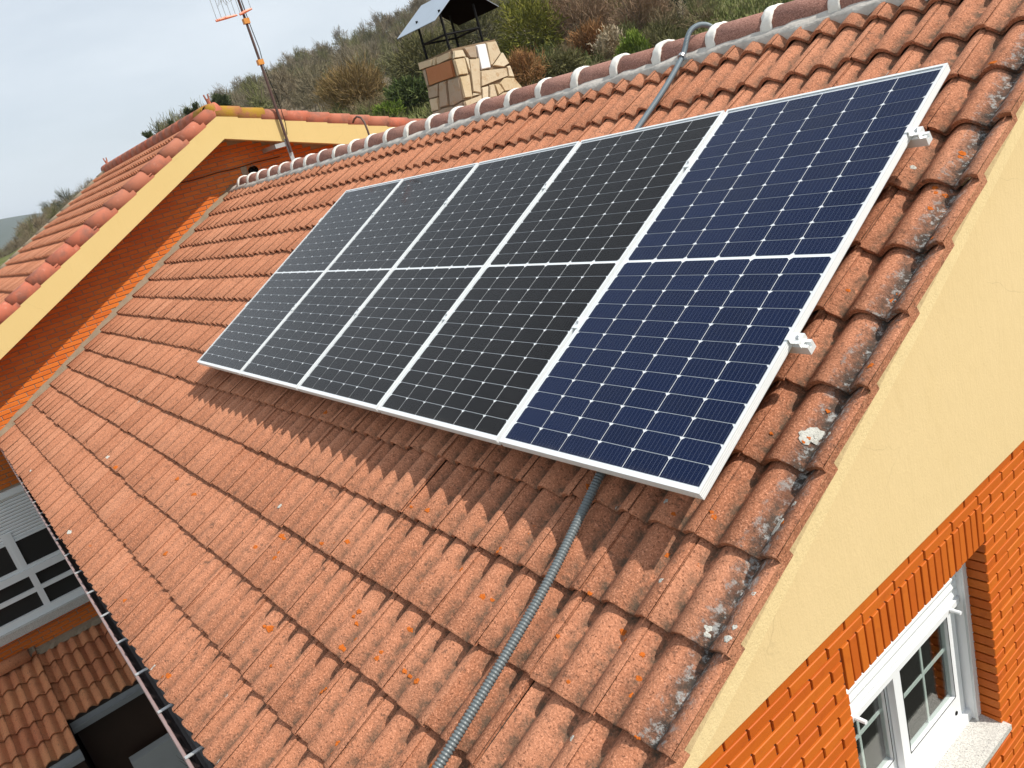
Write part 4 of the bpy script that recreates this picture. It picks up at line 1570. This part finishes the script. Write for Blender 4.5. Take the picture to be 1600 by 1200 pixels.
for y0, y1, z0, z1 in ((3.075, 3.395, 3.385, 3.415), (3.435, 3.635, 3.415, 3.465)):
    r_ = MB()
    r_.tube([(ax + 0.06, y0, z0), (ax + 0.06, (y0 + y1) / 2, (z0 + z1) / 2 + (0.004)), (ax + 0.06, y1, z1)], [0.016, 0.02, 0.012], 8)
    r_.build("grid_tip", M_orange, ant)
    r2 = MB()
    r2.tube([(ax + 0.06, y0, z0 + 0.62), (ax + 0.06, y1, z1 + 0.62)], [0.014, 0.014], 8)
    r2.build("grid_tip", M_orange, ant)
    w_ = MB()
    kk = 5 if y1 - y0 > 0.25 else 3
    for q in range(kk):
        t = 0.06 + 0.88 * q / (kk - 1)
        yy = y0 + (y1 - y0) * t
        zz = z0 + (z1 - z0) * t
        w_.tube([(ax + 0.06, yy, zz), (ax + 0.06, yy, zz + 0.62)], 0.0042, 5)
    w_.build("grid_wires", M_wire, ant)
bm_ = MB()
bm_.tube([(ax + 0.02, 3.25, 3.70), (ax + 0.30, 3.22, 3.72)], 0.008, 6)
for q in range(4):
    t = q / 3.0
    bm_.tube([(ax + 0.05 + 0.22 * t, 3.18, 3.56), (ax + 0.05 + 0.22 * t, 3.24, 3.70), (ax + 0.05 + 0.22 * t, 3.30, 3.56)], 0.004, 5)
bm_.tube([(ax, ay - 0.01, 3.70), (ax + 0.02, 3.25, 3.70)], 0.008, 6)
bm_.build("dipole_arm", M_wire, ant)

hk = MB()
hx, hy = -2.62, 3.6
hk.tube([(hx, hy, 0.7), (hx - 0.0, hy, 1.45), (hx - 0.02, hy, 1.56), (hx - 0.07, hy - 0.0, 1.625), (hx - 0.16, hy, 1.652), (hx - 0.25, hy, 1.635), (hx - 0.31, hy, 1.60)], 0.0135, 8)
tag(hk.build("bent_vent_pipe", simple("rusty_pipe", (0.10, 0.055, 0.04), 0.6, 0.5, 30), base=(hx, hy, 0.7), smooth=True), "thin rusty pipe bent like a hook behind the ridge", "pipe")

# ================================================================== VEGETATION
def twig_cloud(n, rx, ry, rz, ln, wd, r, up=0.5, shell=0.55, cz=0.0):
    """n thin triangles spread through an ellipsoid, pointing outwards and up, in loose clumps"""
    ncl = max(6, int(n / 55))
    d = r.normal(size=(ncl, 3))
    d /= np.linalg.norm(d, axis=1)[:, None]
    rad = shell + (1 - shell) * r.random(ncl) ** 0.5
    ccs = d * rad[:, None] * np.array([rx, ry, rz]) * 0.86
    ccs[:, 2] = np.where(ccs[:, 2] < -0.55 * rz, ccs[:, 2] * 0.5, ccs[:, 2])
    ci = r.integers(0, ncl, n)
    P = ccs[ci] + r.normal(size=(n, 3)) * np.array([rx, ry, rz]) * 0.17
    D = P / np.array([rx, ry, rz])
    D = D / (np.linalg.norm(D, axis=1)[:, None] + 1e-6) + np.array([0, 0, up]) + r.normal(size=(n, 3)) * 0.5
    D /= np.linalg.norm(D, axis=1)[:, None]
    S = np.cross(D, r.normal(size=(n, 3)))
    S /= np.linalg.norm(S, axis=1)[:, None] + 1e-6
    l_ = ln * (0.5 + r.random(n))[:, None]
    w_ = wd * (0.6 + 0.8 * r.random(n))[:, None]
    P[:, 2] += cz
    A = P - D * l_ * 0.5
    B = P + D * l_ * 0.5
    V = np.stack([A - S * w_ * 0.5, A + S * w_ * 0.5, B + S * w_ * 0.25, B - S * w_ * 0.25], axis=1).reshape(-1, 3)
    T = np.arange(4 * n).reshape(n, 4)
    return V, T


def veg_mat(name, a, b, c=None):
    t = NT(name)
    p = t.pos()
    base = t.mix(t.ramp(t.noise(p, 0.9, 3, 0.6), 0.35, 0.65), a, b)
    if c:
        base = t.mix(t.ramp(t.noise(p, 3.1, 2, 0.5), 0.55, 0.7), base, c)
    return t.bsdf(base, 0.9, spec=0.1)


def wood_mat():
    t = NT("bare_woodland")
    k = t.attr('tint')
    p = t.pos()
    c = t.mix(t.ramp(k, 0.0, 0.6), (0.165, 0.140, 0.095), (0.23, 0.185, 0.12))
    c = t.mix(t.ramp(k, 0.62, 0.72), c, (0.155, 0.155, 0.065))
    c = t.mix(t.ramp(k, 0.955, 0.965), c, (0.07, 0.08, 0.04))
    c = t.mix(t.ramp(t.noise(p, 0.06, 3), 0.4, 0.65, 0, 0.5), c, (0.15, 0.13, 0.09))
    return t.bsdf(c, 0.95, spec=0.05)


def az_pos(az, r):
    x = BX + r * math.cos(math.radians(az))
    y = BY + r * math.sin(math.radians(az))
    return x, y, terrain(x, y)


M_wood = wood_mat()
M_bark = simple("grey_bark", (0.10, 0.08, 0.06), 0.95, 0.3, 5)
# far wood: one mass
tmpl = []
for s in range(7):
    r_ = np.random.default_rng(100 + s)
    V, T = twig_cloud(520, 2.5, 2.5, 2.6, 0.85, 0.065, r_, up=0.6, shell=0.2, cz=3.2)
    tr = MB().tube([(0, 0, -1.0), (0.1, 0, 1.5), (0, 0.1, 3.6), (0.2, 0.1, 5.2)], [0.16, 0.12, 0.08, 0.03], 4, cap=False)
    for q in range(5):
        a = q * 1.3
        tr.tube([(0, 0, 1.4 + 0.3 * q), (1.0 * math.cos(a), 1.0 * math.sin(a), 3.0 + 0.3 * q), (1.5 * math.cos(a), 1.5 * math.sin(a), 4.6 + 0.2 * q)], [0.08, 0.05, 0.02], 4, cap=False)
    VV = np.array([tuple(p) for p in tr.v])
    TT = np.array(tr.f)
    tmpl.append((np.concatenate([V, VV]), np.concatenate([T, TT + len(V)])))
Vs, Ts, As, off = [], [], [], 0
r_ = np.random.default_rng(5)
cnt = 0
tries = 0
while cnt < 1400 and tries < 9000:
    tries += 1
    az = r_.uniform(116, 178)
    rr_ = 92 + 200 * r_.random() ** 0.75
    if az < 141 and rr_ < 118:
        continue
    x, y, z = az_pos(az, rr_)
    V, T = tmpl[r_.integers(0, 7)]
    s = r_.uniform(0.7, 1.25) * (1.0 if rr_ > 130 else 0.85) * (1.0 if az < 164 else (0.8 if rr_ > 205 else 0.42))
    a = r_.uniform(0, 6.28)
    ca, sa = math.cos(a), math.sin(a)
    W = V * np.array([s, s, s * r_.uniform(0.85, 1.2)])
    W = np.stack([W[:, 0] * ca - W[:, 1] * sa + x, W[:, 0] * sa + W[:, 1] * ca + y, W[:, 2] + z], axis=1)
    Vs.append(W)
    Ts.append(T + off)
    tint = r_.random()
    As.append(np.full(len(W), tint))
    off += len(W)
    cnt += 1
me = fast_mesh("bare_wood", np.concatenate(Vs), np.concatenate(Ts), M_wood, {'tint': np.concatenate(As)})
o = bpy.data.objects.new("bare_wood", me)
link(o, None)
tag(o, "grey-brown leafless wood covering the hillside behind the houses", "wood", kind="stuff")


def tree(name, label, cat, az, r, cz_el, w, h, mats, n, ln, wd, up=0.5, limbs=9, seed=1, group=None, trunk_r=0.12, shell=0.45):
    """crown centre is cz_el degrees above the camera's horizon; w, h crown size in metres"""
    x, y, z0 = az_pos(az, r)
    zc = CAM[2] + r * math.tan(math.radians(cz_el))
    z0 = min(z0, zc - h * 0.55)
    e = empty(name, (x, y, z0))
    tag(e, label, cat, group)
    rr = np.random.default_rng(seed)
    rp = random.Random(seed)
    V, T = twig_cloud(n, w / 2, w / 2, h / 2, ln, wd, rr, up, shell)
    V = V + np.array([0, 0, zc - z0])
    me = fast_mesh("crown", V, T, mats)
    o = bpy.data.objects.new("crown", me)
    link(o, e)
    tk = MB()
    hh = zc - z0
    tk.tube([(0, 0, -0.4), (0.06, 0.02, hh * 0.4), (0.0, 0.08, hh * 0.8), (0.1, 0.05, hh + h * 0.25)], [trunk_r, trunk_r * 0.8, trunk_r * 0.55, 0.015], 7)
    for q in range(limbs):
        a = rp.uniform(0, 6.28)
        zb = hh * rp.uniform(0.45, 0.9)
        ex = w * 0.40 * rp.uniform(0.6, 1.0)
        zt = hh + h * rp.uniform(-0.15, 0.38)
        mx = ex * 0.45
        tk.tube([(0, 0.04, zb), (mx * math.cos(a), mx * math.sin(a), zb + (zt - zb) * 0.4), (ex * math.cos(a + 0.2), ex * math.sin(a + 0.2), zt)],
                [trunk_r * 0.5, trunk_r * 0.32, 0.012], 5, cap=False)
    m = tk.mesh("trunk", M_bark, smooth=True)
    o = bpy.data.objects.new("trunk", m)
    link(o, e)
    return e


V_ochre = veg_mat("ochre_twigs", (0.20, 0.135, 0.055), (0.26, 0.175, 0.075), (0.15, 0.12, 0.04))
V_yg = veg_mat("yellow_green_leaves", (0.15, 0.155, 0.025), (0.21, 0.19, 0.035), (0.11, 0.12, 0.03))
V_pink = veg_mat("pinkish_twigs", (0.24, 0.155, 0.095), (0.30, 0.20, 0.13), (0.18, 0.13, 0.07))
V_orange = veg_mat("russet_twigs", (0.26, 0.125, 0.05), (0.30, 0.16, 0.07), (0.17, 0.11, 0.045))
V_bloss = veg_mat("pale_blossom", (0.33, 0.24, 0.14), (0.50, 0.42, 0.30), (0.20, 0.15, 0.07))
V_lime = veg_mat("lime_leaves", (0.13, 0.19, 0.03), (0.20, 0.25, 0.04), (0.09, 0.13, 0.025))
V_dark = veg_mat("dark_evergreen", (0.030, 0.042, 0.018), (0.05, 0.065, 0.025))
V_green = veg_mat("green_bush_leaves", (0.06, 0.085, 0.025), (0.10, 0.125, 0.04), (0.15, 0.16, 0.06))
V_green2 = veg_mat("dull_evergreen", (0.05, 0.065, 0.03), (0.08, 0.095, 0.045))
V_olive = veg_mat("olive_twigs", (0.115, 0.11, 0.045), (0.16, 0.145, 0.06), (0.09, 0.09, 0.035))

G = "trees and bushes on the slope behind the ridge"
D_ = 1264.4
def px(w, r):
    return w / D_ * r
tree("ochre_tree", "rounded ochre-brown tree standing left of the chimney", "tree", 151.5, 74, 3.95, px(96, 74), px(76, 74), V_ochre, 5200, 0.62, 0.045, 0.8, 12, 11)
tree("yellow_green_tree", "large yellow-green leafing tree just right of the chimney", "tree", 139.4, 70, 4.0, px(105, 70), px(110, 70), V_yg, 5200, 0.45, 0.085, 0.3, 10, 12)
tree("pinkish_tree", "big pinkish-brown leafless tree right of the yellow-green tree", "tree", 136.1, 72, 4.1, px(120, 72), px(105, 72), V_pink, 6000, 0.65, 0.042, 0.7, 13, 13)
tree("russet_bush", "russet bush in front of the pinkish tree", "bush", 135.6, 58, 2.55, px(64, 58), px(62, 58), V_orange, 3200, 0.4, 0.05, 0.6, 8, 14)
tree("blossom_bush", "pale blossoming bush beside the russet bush", "bush", 134.55, 56, 1.95, px(46, 56), px(66, 56), V_bloss, 1900, 0.22, 0.07, 0.5, 7, 15)
tree("bare_spreading_tree", "pinkish-grey bare tree with fanned twigs above the upper conduit", "tree", 132.4, 68, 3.6, px(90, 68), px(76, 68), V_pink, 4200, 0.7, 0.04, 0.8, 14, 16)
tree("brown_bush", "brown twiggy bush against the right edge of the chimney", "bush", 140.3, 46, 2.2, px(70, 46), px(56, 46), V_orange, 3000, 0.33, 0.036, 0.6, 8, 17)
tree("lime_bush", "small lime-green bush just above the ridge tiles", "bush", 133.0, 52, 1.65, px(48, 52), px(44, 52), V_lime, 1800, 0.28, 0.06, 1.2, 5, 18)
tree("dark_evergreen", "dark evergreen at the top edge right of the bare trees", "tree", 130.2, 80, 3.6, px(38, 80), px(60, 80), V_dark, 2600, 0.4, 0.12, 0.4, 6, 19)
tree("bare_sapling", "thin pale bare sapling in front of the dark evergreen", "tree", 129.7, 60, 2.5, px(22, 60), px(60, 60), V_bloss, 260, 0.5, 0.03, 0.8, 6, 20, trunk_r=0.09)
tree("olive_shrub", "olive shrub below the bare tree, left of the sapling", "bush", 131.3, 56, 1.75, px(64, 56), px(48, 56), V_olive, 2600, 0.33, 0.045, 0.4, 6, 21)
tree("olive_tree", "olive-green tree seen between the chimney posts", "tree", 146.6, 76, 4.4, px(100, 76), px(86, 76), V_olive, 4800, 0.5, 0.07, 0.5, 9, 22)
tree("green_thicket", "dark green thicket with pale tops left of the chimney base", "bush", 148.0, 60, 2.75, px(74, 60), px(46, 60), V_green, 3800, 0.36, 0.085, 0.4, 5, 23)
tree("green_hummock", "low green bush at the foot of the ochre tree", "bush", 149.6, 58, 2.15, px(52, 58), px(26, 58), V_lime, 1600, 0.3, 0.06, 0.8, 4, 24)
tree("ridge_conifer", "small dark green conifer peeping over the apex of the brick house", "tree", 159.75, 60, 5.2, px(26, 60), px(26, 60), V_green2, 1300, 0.3, 0.07, 0.6, 4, 25)
for i, (a_, el_, ww, hh_) in enumerate(((164.6, 4.40, 16, 12), (163.1, 4.72, 11, 11), (161.75, 5.22, 14, 16), (161.2, 5.35, 9, 13))):
    tree("bush_top", ["leftmost dark bush top above the tall house's ridge", "second dark bush top from the left above the tall ridge",
                      "third dark bush top from the left above the tall ridge", "small dark bush top closest to the apex finial"][i], "bush", a_, 62, el_, px(ww, 62), px(hh_, 62), V_green2, 420, 0.24, 0.06, 0.8, 3, 30 + i, "bushes above the tall ridge")
tree("brown_thicket", "brown-green thicket between the yellow-green tree and the ridge", "bush", 138.2, 50, 1.95, px(90, 50), px(40, 50), V_olive, 2800, 0.3, 0.05, 0.4, 6, 41)
tree("meadow_shrub", "small dark leafless shrub on the grass near the top right", "bush", 127.4, 62, 1.5, px(26, 62), px(20, 62), V_dark, 160, 0.5, 0.03, 0.6, 7, 42)
for i, (a_, r2, el_, ww, mt) in enumerate(((137.6, 84, 5.6, 100, V_olive), (134.2, 88, 5.2, 90, V_yg), (142.6, 84, 5.4, 110, V_olive), (128.0, 92, 4.6, 80, V_dark), (124.6, 95, 4.7, 100, V_olive), (121, 92, 4.6, 110, V_pink))):
    tree("hillside_tree", ["olive-green tree high behind the pinkish tree", "yellow-green tree at the top edge above the bare tree", "grey-olive tree behind the chimney hood",
                           "dark tree at the top edge above the meadow", "olive tree beyond the top right meadow", "pinkish tree beyond the meadow outside the top edge"][i], "tree", a_, r2, el_, px(ww, r2), px(ww * 0.85, r2), mt, 3600, 0.6, 0.07, 0.5, 8, 50 + i)

# tangled undergrowth between the bushes, one mass
r_ = np.random.default_rng(78)
Vs, Ts, As, off = [], [], [], 0
for q in range(420):
    az = r_.uniform(119, 153)
    rr_ = r_.uniform(44, 112)
    if (az < 128.5 and rr_ < 84) or (146.5 < az < 150.5 and rr_ < 58):
        continue
    x, y, z = az_pos(az, rr_)
    h_ = r_.uniform(0.5, 1.25)
    V, T = twig_cloud(190, r_.uniform(0.9, 1.9), r_.uniform(0.9, 1.9), h_, 0.55, 0.04, r_, 0.9, 0.15, h_ * 0.75)
    Vs.append(V + np.array([x, y, z]))
    Ts.append(T + off)
    As.append(np.full(len(V), r_.random()))
    off += len(V)
t = NT("undergrowth")
k_ = t.attr('tint')
c_ = t.mix(t.ramp(k_, 0.2, 0.5), (0.12, 0.115, 0.05), (0.19, 0.145, 0.085))
c_ = t.mix(t.ramp(k_, 0.72, 0.85), c_, (0.10, 0.125, 0.04))
me = fast_mesh("undergrowth", np.concatenate(Vs), np.concatenate(Ts), t.bsdf(c_, 0.95, spec=0.05), {'tint': np.concatenate(As)})
o = bpy.data.objects.new("undergrowth", me)
link(o, None)
tag(o, "tangled brown and olive undergrowth between the bushes on the slope", "undergrowth", kind="stuff")

# rough meadow grass on the slope, one mass
r_ = np.random.default_rng(77)
n_ = 26000
az_ = r_.uniform(121, 152, n_)
rr_ = r_.uniform(46, 104, n_)
P = np.array([az_pos(a, b) for a, b in zip(az_, rr_)])
sz = r_.uniform(0.10, 0.34, n_) * (0.6 + r_.random(n_))
th_ = r_.uniform(0, 6.28, n_)
lean = r_.normal(size=(n_, 2)) * 0.12
A = P + np.stack([np.cos(th_) * 0.09, np.sin(th_) * 0.09, np.full(n_, -0.05)], 1)
B = P - np.stack([np.cos(th_) * 0.09, np.sin(th_) * 0.09, np.full(n_, 0.05)], 1)
C = P + np.stack([lean[:, 0], lean[:, 1], sz], 1)
Vg = np.stack([A, B, C], 1).reshape(-1, 3)
me = fast_mesh("meadow_grass", Vg, np.arange(3 * n_).reshape(-1, 3), veg_mat("meadow_grass_blades", (0.10, 0.125, 0.035), (0.17, 0.165, 0.06), (0.22, 0.19, 0.11)))
o = bpy.data.objects.new("meadow_grass", me)
link(o, None)
tag(o, "rough green and straw-coloured grass on the slope behind the ridge", "grass", kind="stuff")

# bare shrub in the yard below the eave
sh = empty("yard_shrub", (-3.55, -1.05, GZ + 0.05))
tag(sh, "small leafless shrub in front of the grey low wall below the eave", "shrub")
sm = MB()
rp = random.Random(3)
def grow(p, d, l_, r0, depth):
    q = p + d * l_
    sm.tube([p, (p + q) / 2 + Vector((rp.uniform(-.02, .02), rp.uniform(-.02, .02), 0)), q], [r0, r0 * 0.8, r0 * 0.55], 5, cap=False)
    if depth:
        for _ in range(3):
            nd = (d + Vector((rp.uniform(-.9, .9), rp.uniform(-.9, .9), rp.uniform(-.2, .6)))).normalized()
            grow(q, nd, l_ * 0.72, r0 * 0.55, depth - 1)
for k in range(3):
    grow(Vector((-3.55 + 0.05 * k, -1.05 + 0.06 * k, GZ + 0.05)), Vector((rp.uniform(-.3, .3), rp.uniform(-.4, .2), 1)).normalized(), 0.36, 0.014, 3)
sm.build("branches", M_bark, sh)

# ================================================================== AIR
t = NT("haze_air")
pv = t.n('VolumePrincipled', Color=(0.82, 0.90, 1.0, 1), Density=0.00016, Anisotropy=0.2)
t.t.links.new(pv.outputs[0], t.out.inputs['Volume'])
hz = MB().box((BX - 7000, BY - 7000, -60), (BX + 7000, BY + 7000, 175))
tag(hz.build("haze", t.m), kind="stuff")
